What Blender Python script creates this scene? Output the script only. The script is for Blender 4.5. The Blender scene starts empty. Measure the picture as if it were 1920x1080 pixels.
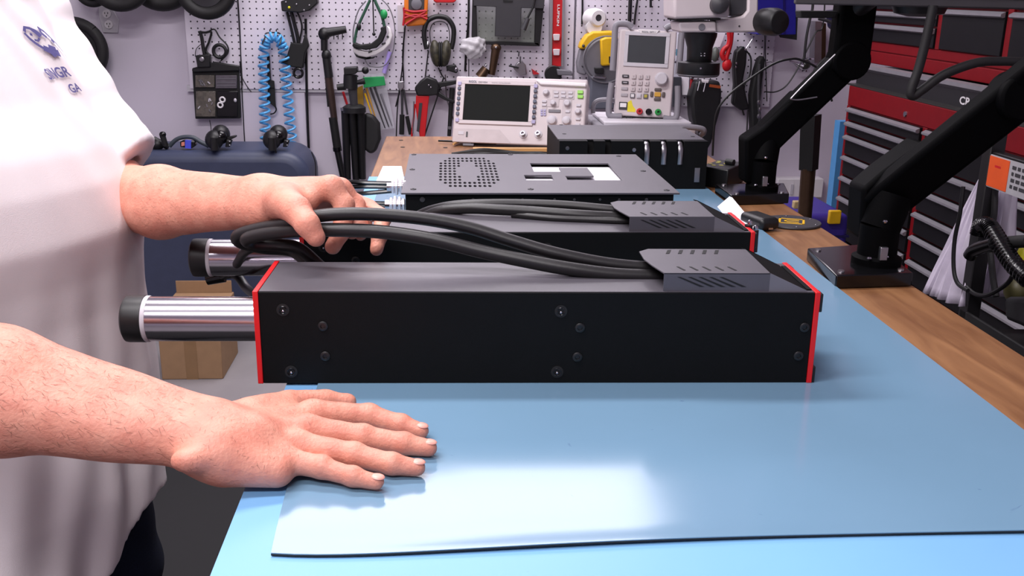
import bpy, bmesh, math, random
import numpy as np
from mathutils import Vector, Matrix
PI = math.pi
rnd = random.Random(7)
scene = bpy.context.scene
COL = scene.collection

# ---------------------------------------------------------------- camera
YAW, PITCH, ROLL, FPX = .0683, .2916, .0136, 1872.0
CAM = Vector((0, 0, 1.3))
_f = Vector((math.sin(YAW)*math.cos(PITCH), math.cos(YAW)*math.cos(PITCH), -math.sin(PITCH)))
_r0 = Vector((math.cos(YAW), -math.sin(YAW), 0)); _u0 = _r0.cross(_f)
_r = _r0*math.cos(ROLL) + _u0*math.sin(ROLL); _u = _u0*math.cos(ROLL) - _r0*math.sin(ROLL)
cd = bpy.data.cameras.new('camera'); cam = bpy.data.objects.new('camera', cd); COL.objects.link(cam)
cd.sensor_width = 36; cd.lens = FPX*36/1920; cd.clip_start = .02
cam.matrix_world = Matrix(((_r.x, _u.x, -_f.x, CAM.x), (_r.y, _u.y, -_f.y, CAM.y), (_r.z, _u.z, -_f.z, CAM.z), (0, 0, 0, 1)))
scene.camera = cam

# ---------------------------------------------------------------- light and exposure
world = bpy.data.worlds.new('world'); scene.world = world; world.use_nodes = True
bg = world.node_tree.nodes['Background']; bg.inputs[0].default_value = (.80, .78, .9, 1); bg.inputs[1].default_value = .14
def area(name, loc, sx, sy, power, col, rot=(0, 0, 0), spread=PI):
    l = bpy.data.lights.new(name, 'AREA'); l.shape = 'RECTANGLE'; l.size = sx; l.size_y = sy; l.energy = power; l.color = col; l.spread = spread
    o = bpy.data.objects.new(name, l); o.location = loc; o.rotation_euler = rot; COL.objects.link(o); return o
area('ceiling_or_fill_lamp', (-.03, 3.56, 2.5), 1.75, .95, 30, (1, .955, 1.0))
area('ceiling_or_fill_lamp', (-.75, .6, 2.52), 1.2, .2, 20, (1, .95, .97))
area('ceiling_or_fill_lamp', (-.55, 1.7, 2.52), 1.2, .2, 27, (1, .95, .98))
area('ceiling_or_fill_lamp', (-.5, -.55, 2.52), 1.2, .3, 25, (1, .95, .98))  # fill lamp added behind the camera to brighten the shirt from the front
scene.view_settings.view_transform = 'Standard'; scene.view_settings.look = 'None'
scene.view_settings.gamma = 1; scene.view_settings.use_curve_mapping = False
scene.view_settings.exposure = 0.42

# ---------------------------------------------------------------- picture to place helpers (a pixel ray meets a real plane)
def ray(px, py): return _f + _r*((px-960)/FPX) - _u*((py-540)/FPX)
def onZ(px, py, z): d = ray(px, py); return CAM + d*((z-CAM.z)/d.z)
def onY(px, py, y): d = ray(px, py); return CAM + d*(y/d.y)
def onX(px, py, x): d = ray(px, py); return CAM + d*(x/d.x)

# ---------------------------------------------------------------- materials
def lin(h):
    h = h.lstrip('#'); c = [int(h[i:i+2], 16)/255 for i in (0, 2, 4)]
    return tuple(((x+.055)/1.055)**2.4 if x > .04045 else x/12.92 for x in c) + (1,)
MATS = {}
def M(name, hexc, rough=.5, metal=0, var=.06, scale=30, bump=0, bscale=200, spec=.5, sss=0, coat=0, alpha=1, trans=0, emit=0, hex2=None, stretch=None):
    if name in MATS: return MATS[name]
    m = bpy.data.materials.new(name); m.use_nodes = True; nt = m.node_tree; N = nt.nodes; L = nt.links
    b = N['Principled BSDF']; c = lin(hexc)
    tc = N.new('ShaderNodeTexCoord'); mp = N.new('ShaderNodeMapping'); L.new(tc.outputs['Object'], mp.inputs[0])
    if stretch: mp.inputs['Scale'].default_value = stretch
    nz = N.new('ShaderNodeTexNoise'); nz.inputs['Scale'].default_value = scale; nz.inputs['Detail'].default_value = 4; L.new(mp.outputs[0], nz.inputs[0])
    cr = N.new('ShaderNodeValToRGB'); L.new(nz.outputs[0], cr.inputs[0])
    c2 = lin(hex2) if hex2 else tuple(min(1, x*(1+var)) for x in c[:3]) + (1,)
    c1 = c if hex2 else tuple(x*(1-var) for x in c[:3]) + (1,)
    cr.color_ramp.elements[0].position = .3; cr.color_ramp.elements[1].position = .7
    cr.color_ramp.elements[0].color = c1; cr.color_ramp.elements[1].color = c2
    L.new(cr.outputs[0], b.inputs['Base Color'])
    b.inputs['Roughness'].default_value = rough; b.inputs['Metallic'].default_value = metal
    b.inputs['Specular IOR Level'].default_value = spec
    if coat: b.inputs['Coat Weight'].default_value = coat; b.inputs['Coat Roughness'].default_value = .1
    if sss: b.inputs['Subsurface Weight'].default_value = sss; b.inputs['Subsurface Radius'].default_value = (1, .35, .2); b.inputs['Subsurface Scale'].default_value = .006
    if alpha < 1: b.inputs['Alpha'].default_value = alpha
    if trans: b.inputs['Transmission Weight'].default_value = trans
    if emit: b.inputs['Emission Color'].default_value = c; b.inputs['Emission Strength'].default_value = emit
    if bump:
        n2 = N.new('ShaderNodeTexNoise'); n2.inputs['Scale'].default_value = bscale; n2.inputs['Detail'].default_value = 3; L.new(mp.outputs[0], n2.inputs[0])
        bp = N.new('ShaderNodeBump'); bp.inputs['Strength'].default_value = bump; bp.inputs['Distance'].default_value = .002
        L.new(n2.outputs[0], bp.inputs['Height']); L.new(bp.outputs[0], b.inputs['Normal'])
    m.diffuse_color = c; MATS[name] = m; return m

blk = M('black_plastic', '#101012', .45, var=.1)
blkm = M('black_matte', '#0b0b0d', .7, var=.1)
blkg = M('black_gloss', '#0a0a0c', .18, var=.1)
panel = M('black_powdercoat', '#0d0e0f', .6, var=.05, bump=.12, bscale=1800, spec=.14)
panel_sheen = M('black_powdercoat_sheen', '#4f4c53', .42, var=.05, bump=.12, bscale=1800, spec=.5)  # black powdercoat lightened for tops and covers, wall sheen put into the colour
redp = M('red_anodised', '#d8141a', .42, var=.04)
chrome = M('polished_steel', '#bdb9c1', .19, 1, var=.03)
steel = M('brushed_steel', '#a8a6aa', .33, 1, var=.05)
alu = M('aluminium', '#b9b7bb', .4, 1)
rub = M('cable_rubber', '#151315', .42, var=.1, bump=.05, bscale=300)
rubd = M('black_rubber', '#151415', .6, var=.1)
wht = M('white_plastic', '#e6e2e4', .4, var=.02)
cream = M('instrument_beige', '#cdc2c4', .45, var=.02)
creamd = M('instrument_grey', '#85828a', .5, var=.04)
ltgrey = M('light_grey', '#c9c5cc', .5, var=.03)
mgrey = M('mid_grey', '#6e6c73', .5, var=.05)
dgrey = M('dark_grey', '#37363a', .5, var=.06)
lcd = M('dark_screen', '#1c1e1d', .6, var=.03, spec=.08)
lcd2 = M('grey_screen', '#45474b', .6, var=.03, spec=.1)
orange = M('orange_plastic', '#e07a14', .45)
yellow = M('yellow_plastic', '#e6b414', .45)
green = M('green_plastic', '#1c9650', .45)
lgreen = M('lime_button', '#8fd44e', .4)
redpl = M('red_plastic', '#c3161d', .42, var=.05)
redl = M('red_lead', '#b51d28', .45)
blue = M('deep_blue_plastic', '#1c1a86', .45)
airblue = M('blue_air_hose', '#57ace6', .35, var=.08)
slate = M('slate_key', '#4e5468', .45)
lav = M('lavender_key', '#aaa4c8', .5)
violet = M('violet_tube', '#b9a6f0', .4)
skin = M('skin', '#d18672', .5, scale=55, hex2='#df9c86', sss=.12, bump=.35, bscale=330, spec=.4)
nail = M('fingernail', '#e6a495', .35, sss=.1)
hairm = M('dark_hair', '#3a2a24', .6)
hairf = M('arm_hair_brown', '#7d5444', .6)
cotton = M('white_cotton', '#efe7e8', .9, var=.015, scale=8, bump=.15, bscale=900, spec=.2)
denim = M('navy_denim', '#141b2c', .85, var=.2, scale=400, bump=.3, bscale=1200, spec=.2)
ink = M('shirt_ink', '#5a568f', .8)
card = M('cardboard', '#9a7a5a', .8, var=.06, bump=.1)
navy = M('navy_vinyl', '#394058', .45, var=.06, bump=.1, bscale=500)
paper = M('paper', '#f2eef5', .8, var=.01)
bagp = M('white_bag', '#c8bfd0', .45, var=.08, scale=20, bump=.3, bscale=60)
clearp = M('clear_plastic', '#d8d8e0', .15, var=.02, alpha=.35)
smoke = M('smoky_plastic', '#6a645c', .12, var=.3, scale=60, alpha=.75)
bronze = M('bronze_metal', '#5a4636', .35, .8, var=.1)
camo = M('camo_green', '#4a4634', .5, hex2='#201f18', scale=60)
pinew = M('pine_strip', '#c79a62', .55, var=.15, scale=12, stretch=(1, 1, 12))

armb = M('arm_black', '#020203', .65, var=.1, spec=.06)
def nodes_mat(name):
    m = bpy.data.materials.new(name); m.use_nodes = True; MATS[name] = m
    return m, m.node_tree.nodes, m.node_tree.links, m.node_tree.nodes['Principled BSDF']
def mathn(N, L, op, a, b=None):
    n = N.new('ShaderNodeMath'); n.operation = op
    for i, x in enumerate((a, b)):
        if x is None: continue
        if isinstance(x, (int, float)): n.inputs[i].default_value = x
        else: L.new(x, n.inputs[i])
    return n.outputs[0]
def peg_material():
    m, N, L, b = nodes_mat('white_pegboard')
    tc = N.new('ShaderNodeTexCoord'); g = N.new('ShaderNodeNewGeometry'); sp = N.new('ShaderNodeSeparateXYZ'); L.new(g.outputs['Position'], sp.inputs[0])
    h0 = onY(354, 44, 4.07)
    def fr(o, off):
        s = mathn(N, L, 'ADD', o, 10-off+.0127); q = mathn(N, L, 'DIVIDE', s, .0254); f = mathn(N, L, 'FRACT', q); return mathn(N, L, 'SUBTRACT', f, .5)
    x = fr(sp.outputs[0], h0.x); z = fr(sp.outputs[2], h0.z)
    d = mathn(N, L, 'SQRT', mathn(N, L, 'ADD', mathn(N, L, 'MULTIPLY', x, x), mathn(N, L, 'MULTIPLY', z, z)))
    k = mathn(N, L, 'LESS_THAN', d, .125)
    mx = N.new('ShaderNodeMix'); mx.data_type = 'RGBA'; L.new(k, mx.inputs[0])
    mx.inputs[6].default_value = lin('#ddd6e2'); mx.inputs[7].default_value = lin('#2c2830')
    L.new(mx.outputs[2], b.inputs['Base Color']); b.inputs['Roughness'].default_value = .4
    return m
peg = peg_material()
def wood_material():
    m, N, L, b = nodes_mat('maple_bench_wood')
    tc = N.new('ShaderNodeTexCoord'); mp = N.new('ShaderNodeMapping'); mp.inputs['Scale'].default_value = (9, 1.2, 9); L.new(tc.outputs['Object'], mp.inputs[0])
    nz = N.new('ShaderNodeTexNoise'); nz.inputs['Scale'].default_value = 5; nz.inputs['Detail'].default_value = 8; nz.inputs['Distortion'].default_value = .6; L.new(mp.outputs[0], nz.inputs[0])
    cr = N.new('ShaderNodeValToRGB'); L.new(nz.outputs[0], cr.inputs[0])
    e = cr.color_ramp.elements; e[0].position = .3; e[0].color = lin('#744c2e'); e[1].position = .72; e[1].color = lin('#9c704a')
    vo = N.new('ShaderNodeTexVoronoi'); vo.inputs['Scale'].default_value = 4.3; L.new(tc.outputs['Object'], vo.inputs[0])
    st = N.new('ShaderNodeValToRGB'); L.new(vo.outputs[0], st.inputs[0]); st.color_ramp.elements[0].position = .03; st.color_ramp.elements[0].color = (.25, .2, .18, 1); st.color_ramp.elements[1].position = .09; st.color_ramp.elements[1].color = (1, 1, 1, 1)
    mx = N.new('ShaderNodeMix'); mx.data_type = 'RGBA'; mx.blend_type = 'MULTIPLY'; mx.inputs[0].default_value = .45; L.new(cr.outputs[0], mx.inputs[6]); L.new(st.outputs[0], mx.inputs[7])
    L.new(mx.outputs[2], b.inputs['Base Color']); b.inputs['Roughness'].default_value = .5
    return m
wood = wood_material()
def mat_material(name, hexc, rough):
    m, N, L, b = nodes_mat(name)
    tc = N.new('ShaderNodeTexCoord')
    nz = N.new('ShaderNodeTexNoise'); nz.inputs['Scale'].default_value = 3; nz.inputs['Detail'].default_value = 5; L.new(tc.outputs['Object'], nz.inputs[0])
    cr = N.new('ShaderNodeValToRGB'); L.new(nz.outputs[0], cr.inputs[0]); c = lin(hexc)
    cr.color_ramp.elements[0].position = .35; cr.color_ramp.elements[0].color = tuple(x*.93 for x in c[:3])+(1,); cr.color_ramp.elements[1].position = .65; cr.color_ramp.elements[1].color = c
    # a few scuffs and scratches
    n2 = N.new('ShaderNodeTexNoise'); n2.inputs['Scale'].default_value = 26; n2.inputs['Detail'].default_value = 2; n2.inputs['Distortion'].default_value = 1.5; L.new(tc.outputs['Object'], n2.inputs[0])
    c2 = N.new('ShaderNodeValToRGB'); L.new(n2.outputs[0], c2.inputs[0]); c2.color_ramp.elements[0].position = .745; c2.color_ramp.elements[0].color = (0, 0, 0, 1); c2.color_ramp.elements[1].position = .79; c2.color_ramp.elements[1].color = (1, 1, 1, 1)
    mx = N.new('ShaderNodeMix'); mx.data_type = 'RGBA'; L.new(c2.outputs[0], mx.inputs[0]); L.new(cr.outputs[0], mx.inputs[6]); mx.inputs[7].default_value = lin('#4a5f86')
    L.new(mx.outputs[2], b.inputs['Base Color'])
    mr = N.new('ShaderNodeMapRange'); mr.inputs[3].default_value = rough; mr.inputs[4].default_value = rough+.07; L.new(nz.outputs[0], mr.inputs[0]); L.new(mr.outputs[0], b.inputs['Roughness'])
    b.inputs['Specular IOR Level'].default_value = .45
    bp = N.new('ShaderNodeBump'); bp.inputs['Strength'].default_value = .04; bp.inputs['Distance'].default_value = .002
    n3 = N.new('ShaderNodeTexNoise'); n3.inputs['Scale'].default_value = 9; L.new(tc.outputs['Object'], n3.inputs[0]); L.new(n3.outputs[0], bp.inputs['Height']); L.new(bp.outputs[0], b.inputs['Normal'])
    return m
esd = mat_material('blue_bench_mat', '#7396b0', .12)
sheet = mat_material('pale_blue_laminate', '#7db4e4', .4)
wallp = M('wall_paint', '#d4ccd9', .6, var=.02, scale=2)
floorm = M('concrete_floor', '#8f8a8c', .55, var=.08, scale=6)

# ---------------------------------------------------------------- mesh building
ORG = {}
def link(o):
    COL.objects.link(o); return o
def root(name, label, cat, loc=(0, 0, 0), rot=(0, 0, 0), group=None, local=False):
    o = link(bpy.data.objects.new(name, None)); o.location = loc; o.rotation_euler = rot; o.empty_display_size = .05
    o['label'] = label; o['category'] = cat
    if group: o['group'] = group
    ORG[o.name] = Vector((0, 0, 0)) if local else Vector(loc)
    return o
class MB:
    def __init__(s): s.v = []; s.f = []
    def add(s, vs, fs):
        n = len(s.v); s.v += [tuple(v) for v in vs]; s.f += [tuple(i+n for i in f) for f in fs]; return s
    def box(s, c, d, R=None, taper=1):
        x, y, z = d[0]/2, d[1]/2, d[2]/2; vs = []
        for k in (-1, 1):
            t = taper if k > 0 else 1
            for a, b in ((-1, -1), (1, -1), (1, 1), (-1, 1)):
                v = Vector((a*x*t, b*y*t, k*z))
                if R is not None: v = R @ v
                vs.append(v+Vector(c))
        return s.add(vs, [(3, 2, 1, 0), (4, 5, 6, 7), (0, 1, 5, 4), (1, 2, 6, 5), (2, 3, 7, 6), (3, 0, 4, 7)])
    def bb(s, lo, hi):
        return s.box([(a+b)/2 for a, b in zip(lo, hi)], [abs(b-a) for a, b in zip(lo, hi)])
    def cyl(s, a, b, r0, r1=None, n=16, caps=True):
        return s.tube([a, b], [r0, r0 if r1 is None else r1], n, caps=caps)
    def tube(s, pts, r, n=10, caps=True, flat=1, upv=None):
        pts = [Vector(p) for p in pts]; m = len(pts)
        rs = r if isinstance(r, (list, tuple)) else [r]*m
        base = []; nrm = None
        for i, p in enumerate(pts):
            t = (pts[min(i+1, m-1)]-pts[max(i-1, 0)])
            if t.length < 1e-9: t = Vector((0, 0, 1))
            t.normalize()
            if nrm is None:
                q = Vector(upv) if upv else (Vector((0, 0, 1)) if abs(t.z) < .9 else Vector((1, 0, 0)))
                nrm = q
            nrm = (nrm-t*nrm.dot(t))
            if nrm.length < 1e-6: nrm = t.orthogonal()
            nrm.normalize(); bn = t.cross(nrm)
            for k in range(n):
                a = 2*PI*k/n; base.append(p+(nrm*math.sin(a)*flat+bn*math.cos(a))*rs[i])
        fs = []
        for i in range(m-1):
            for k in range(n):
                a = i*n+k; b = i*n+(k+1) % n; fs.append((a, b, b+n, a+n))
        if caps: fs.append(tuple(reversed(range(n)))); fs.append(tuple(range((m-1)*n, m*n)))
        return s.add(base, fs)
    def lathe(s, prof, o, ax=(0, 0, 1), n=24, caps=True):
        ax = Vector(ax).normalized(); u = ax.orthogonal().normalized(); w = ax.cross(u); o = Vector(o); vs = []
        for r, h in prof:
            for k in range(n):
                a = 2*PI*k/n; vs.append(o+ax*h+(u*math.cos(a)+w*math.sin(a))*max(r, 1e-5))
        fs = []
        for i in range(len(prof)-1):
            for k in range(n):
                a = i*n+k; b = i*n+(k+1) % n; fs.append((a, b, b+n, a+n))
        if caps: fs.append(tuple(reversed(range(n)))); fs.append(tuple(range((len(prof)-1)*n, len(prof)*n)))
        return s.add(vs, fs)
    def ell(s, c, r, n=16, R=None):
        m = n//2; vs = []; c = Vector(c)
        for i in range(m+1):
            ph = PI*i/m
            for k in range(n):
                a = 2*PI*k/n; v = Vector((r[0]*math.sin(ph)*math.cos(a), r[1]*math.sin(ph)*math.sin(a), r[2]*math.cos(ph)))
                if R is not None: v = R @ v
                vs.append(c+v)
        fs = [(i*n+k, (i+1)*n+k, (i+1)*n+(k+1) % n, i*n+(k+1) % n) for i in range(m) for k in range(n)]
        return s.add(vs, fs)
    def torus(s, c, ax, R, r, n=28, k=10, a0=0, a1=2*PI):
        ax = Vector(ax).normalized(); u = ax.orthogonal().normalized(); w = ax.cross(u); c = Vector(c)
        full = abs(a1-a0-2*PI) < 1e-6; m = n
        pts = [c+(u*math.cos(a0+(a1-a0)*i/m)+w*math.sin(a0+(a1-a0)*i/m))*R for i in range(m+1)]
        return s.tube(pts, r, k, caps=not full)
    def prism(s, pts, ext):
        pts = [Vector(p) for p in pts]; e = Vector(ext); n = len(pts)
        return s.add(pts+[p+e for p in pts], [tuple(range(n)), tuple(range(2*n-1, n-1, -1))]+[(i, i+n, (i+1) % n+n, (i+1) % n) for i in range(n)])
    def build(s, name, mat, parent=None, bevel=0, smooth=True, ang=38, seg=2, kind=None, label=None, fix=True):
        me = bpy.data.meshes.new(name); off = Vector((0, 0, 0))
        if parent is not None: off = ORG.get(parent.name, off)
        me.from_pydata([tuple(Vector(v)-off) for v in s.v], [], s.f); 
        if fix:
            b = bmesh.new(); b.from_mesh(me); bmesh.ops.recalc_face_normals(b, faces=b.faces); b.to_mesh(me); b.free()
        me.materials.append(mat)
        if smooth:
            me.polygons.foreach_set('use_smooth', [True]*len(me.polygons)); me.set_sharp_from_angle(angle=math.radians(ang))
        o = link(bpy.data.objects.new(name, me))
        if parent is not None: o.parent = parent; ORG[o.name] = off
        if bevel:
            md = o.modifiers.new('bevel', 'BEVEL'); md.width = bevel; md.segments = seg; md.limit_method = 'ANGLE'; md.angle_limit = math.radians(40)
        if kind: o['kind'] = kind
        if label: o['label'] = label
        return o
    def solo(s, name, mat, label, cat, group=None, **k):
        """one-mesh top level thing with its origin under it"""
        v = np.array([tuple(x) for x in s.v]); lo = v.min(0); hi = v.max(0); o0 = Vector(((lo[0]+hi[0])/2, (lo[1]+hi[1])/2, lo[2]))
        s.v = [tuple(Vector(x)-o0) for x in s.v]
        o = s.build(name, mat, None, **k); o.location = o0; o['label'] = label; o['category'] = cat; ORG[o.name] = o0
        if group: o['group'] = group
        return o
def smooth_path(pts, n=6):
    pts = [Vector(p) for p in pts]; out = []
    for i in range(len(pts)-1):
        p0 = pts[max(i-1, 0)]; p1 = pts[i]; p2 = pts[i+1]; p3 = pts[min(i+2, len(pts)-1)]
        for k in range(n):
            t = k/n; out.append(.5*((2*p1)+(p2-p0)*t+(2*p0-5*p1+4*p2-p3)*t*t+(3*p1-p0-3*p2+p3)*t**3))
    out.append(pts[-1]); return out
def cable(pts, r, n=8, k=6): return MB().tube(smooth_path(pts, k), r, n)
def text_mesh(txt, size, bold=False):
    c = bpy.data.curves.new('t', 'FONT'); c.body = txt; c.size = size; c.extrude = 0; c.resolution_u = 3
    if bold: c.offset = size*.025
    o = bpy.data.objects.new('t', c); COL.objects.link(o)
    me = bpy.data.meshes.new_from_object(o.evaluated_get(bpy.context.evaluated_depsgraph_get()))
    v = [tuple(x.co) for x in me.vertices]; f = [tuple(p.vertices) for p in me.polygons]
    bpy.data.objects.remove(o); bpy.data.curves.remove(c); bpy.data.meshes.remove(me)
    return v, f
def text_on(name, txt, size, o, ux, uy, mat, parent, bold=False, width=None):
    """flat lettering: o = lower left corner, ux / uy = writing and up directions; width squeezes to a total length"""
    v, f = text_mesh(txt, size, bold); ux = Vector(ux); uy = Vector(uy); o = Vector(o); k = 1
    if width: k = width/max(x[0] for x in v)
    n = ux.cross(uy).normalized()
    mb = MB(); mb.add([o+ux*x[0]*k+uy*x[1]+n*.0004 for x in v], f)
    return mb.build(name, mat, parent, smooth=False, fix=False)
def structure(name, mb, mat, **k):
    o = mb.build(name, mat, None, **k); o['kind'] = 'structure'; return o
def copy_tree(o, parent=None):
    c = o.copy(); COL.objects.link(c)
    if parent is not None: c.parent = parent
    for ch in list(o.children): copy_tree(ch, c)
    return c

# ---------------------------------------------------------------- the room
WY = 4.10; PB = 4.07
structure('floor', MB().bb((-3, -2.2, -.05), (2.4, WY+.1, 0)), floorm, smooth=False)
wallb = structure('wall_back', MB().bb((-3, WY, 0), (2.4, WY+.1, 2.6)), wallp, smooth=False)
structure('wall_right', MB().bb((2.3, -2.2, 0), (2.4, WY, 2.6)), wallp, smooth=False)
structure('wall_left', MB().bb((-3.1, -2.2, 0), (-3, WY+.1, 2.6)), wallp, smooth=False)
structure('wall_front', MB().bb((-3.1, -2.3, 0), (2.4, -2.2, 2.6)), wallp, smooth=False)
structure('ceiling', MB().bb((-3.1, -2.3, 2.6), (2.4, WY+.1, 2.7)), wallp, smooth=False)
# ---------------------------------------------------------------- bench
TX0, TX1, TY0, TY1 = -.168, .6745, .3, 2.84
t = root('workbench', 'long wooden workbench with a blue work mat on it', 'workbench', ((TX0+TX1)/2, 1.55, 0))
MB().bb((TX0, TY0, .862), (TX1, TY1, .8955)).build('bench_top', wood, t, bevel=.003)
for x in (TX0+.05, TX1-.05):
    for y in (TY0+.08, TY1-.08): MB().bb((x-.03, y-.03, 0), (x+.03, y+.03, .862)).build('leg', blkm, t, bevel=.003)
MB().bb((TX0+.03, TY0+.05, .79), (TX0+.055, TY1-.05, .862)).build('apron', blkm, t)
MB().bb((TX1-.055, TY0+.05, .79), (TX1-.03, TY1-.05, .862)).build('apron', blkm, t)
MB().bb((TX0+.03, TY0+.05, .2), (TX1-.03, TY1-.05, .225)).build('lower_shelf', blkm, t)
for a, b in (((752, 263), (6, .5)), ((755, 276), (6, .5)), ((835, 277), (6, .5))):
    c = onZ(a[0], a[1], .8957); MB().lathe([(.006, 0), (.006, .0008), (.003, .0009)], c, n=12).build('dowel_hole', blkm, t)
MB().prism([(TX0-.001, .32, .8957), (.50, .32, .8957), (.535, 2.2, .8957), (TX0-.001, 2.2, .8957)], (0, 0, .0016)).solo('bench_sheet', sheet, 'pale blue smooth sheet under the blue mat, showing along its left and front edges', 'sheet')
t = root('work_mat', 'blue rubber work mat with a black underside and worn glossy front', 'mat', (.2, 1.4, .8975))
# gridded top so that the front edge can curl a little
def mat_edge(z0, z1, ins):
    mb = MB(); nx, ny = 40, 50; vs = []
    for j in range(ny+1):
        for i in range(nx+1):
            u = i/nx; v = (j/ny)**1.6
            yf = .644+.018*math.sin(u*PI)*.6+.017*u+.012*math.exp(-u*14)
            y = yf+(2.12-yf)*v; x0 = -.134-.006*v*1.0+(.004*math.exp(-v*20)); x = x0+(.553-x0)*u
            curl = .0018*math.exp(-(v*1.5/.012)**2)*(1-.6*math.cos(u*9))*.5+.0006
            vs.append((x, y+ins, z0+curl)); 
    n = len(vs); vs += [(a, b, c+(z1-z0)) for a, b, c in vs]; fs = []
    w = nx+1
    for j in range(ny):
        for i in range(nx):
            a = j*w+i; fs += [(a, a+w, a+w+1, a+1), (a+n, a+1+n, a+w+1+n, a+w+n)]
    per = [i for i in range(w)]+[j*w+nx for j in range(1, ny+1)]+[ny*w+i for i in range(nx-1, -1, -1)]+[j*w for j in range(ny-1, 0, -1)]
    for q in range(len(per)):
        a, b = per[q], per[(q+1) % len(per)]; fs.append((a, b, b+n, a+n))
    mb.add(vs, fs); return mb
mat_edge(.8974, .8984, 0).build('backing', rubd, t)
mat_edge(.8985, .8994, .0006).build('mat_surface', esd, t)
MB().prism([onZ(1345, 388, .9006), onZ(1374, 382, .9006)+Vector((0, .02, .012)), onZ(1418, 425, .9006), onZ(1398, 437, .9006), onZ(1375, 425, .9006)], (0, 0, .0006)).solo('paper_sheet', paper, 'folded corner of glossy white paper behind the red end of the rear actuator', 'paper')
MB().prism([onZ(718, 312, .9006), onZ(753, 312, .9006), onZ(760, 345, .9006), onZ(704, 343, .9006)], (0, 0, .0006)).solo('note_sheet', paper, 'white sheet of paper left of the flat vented enclosure', 'paper')

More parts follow.
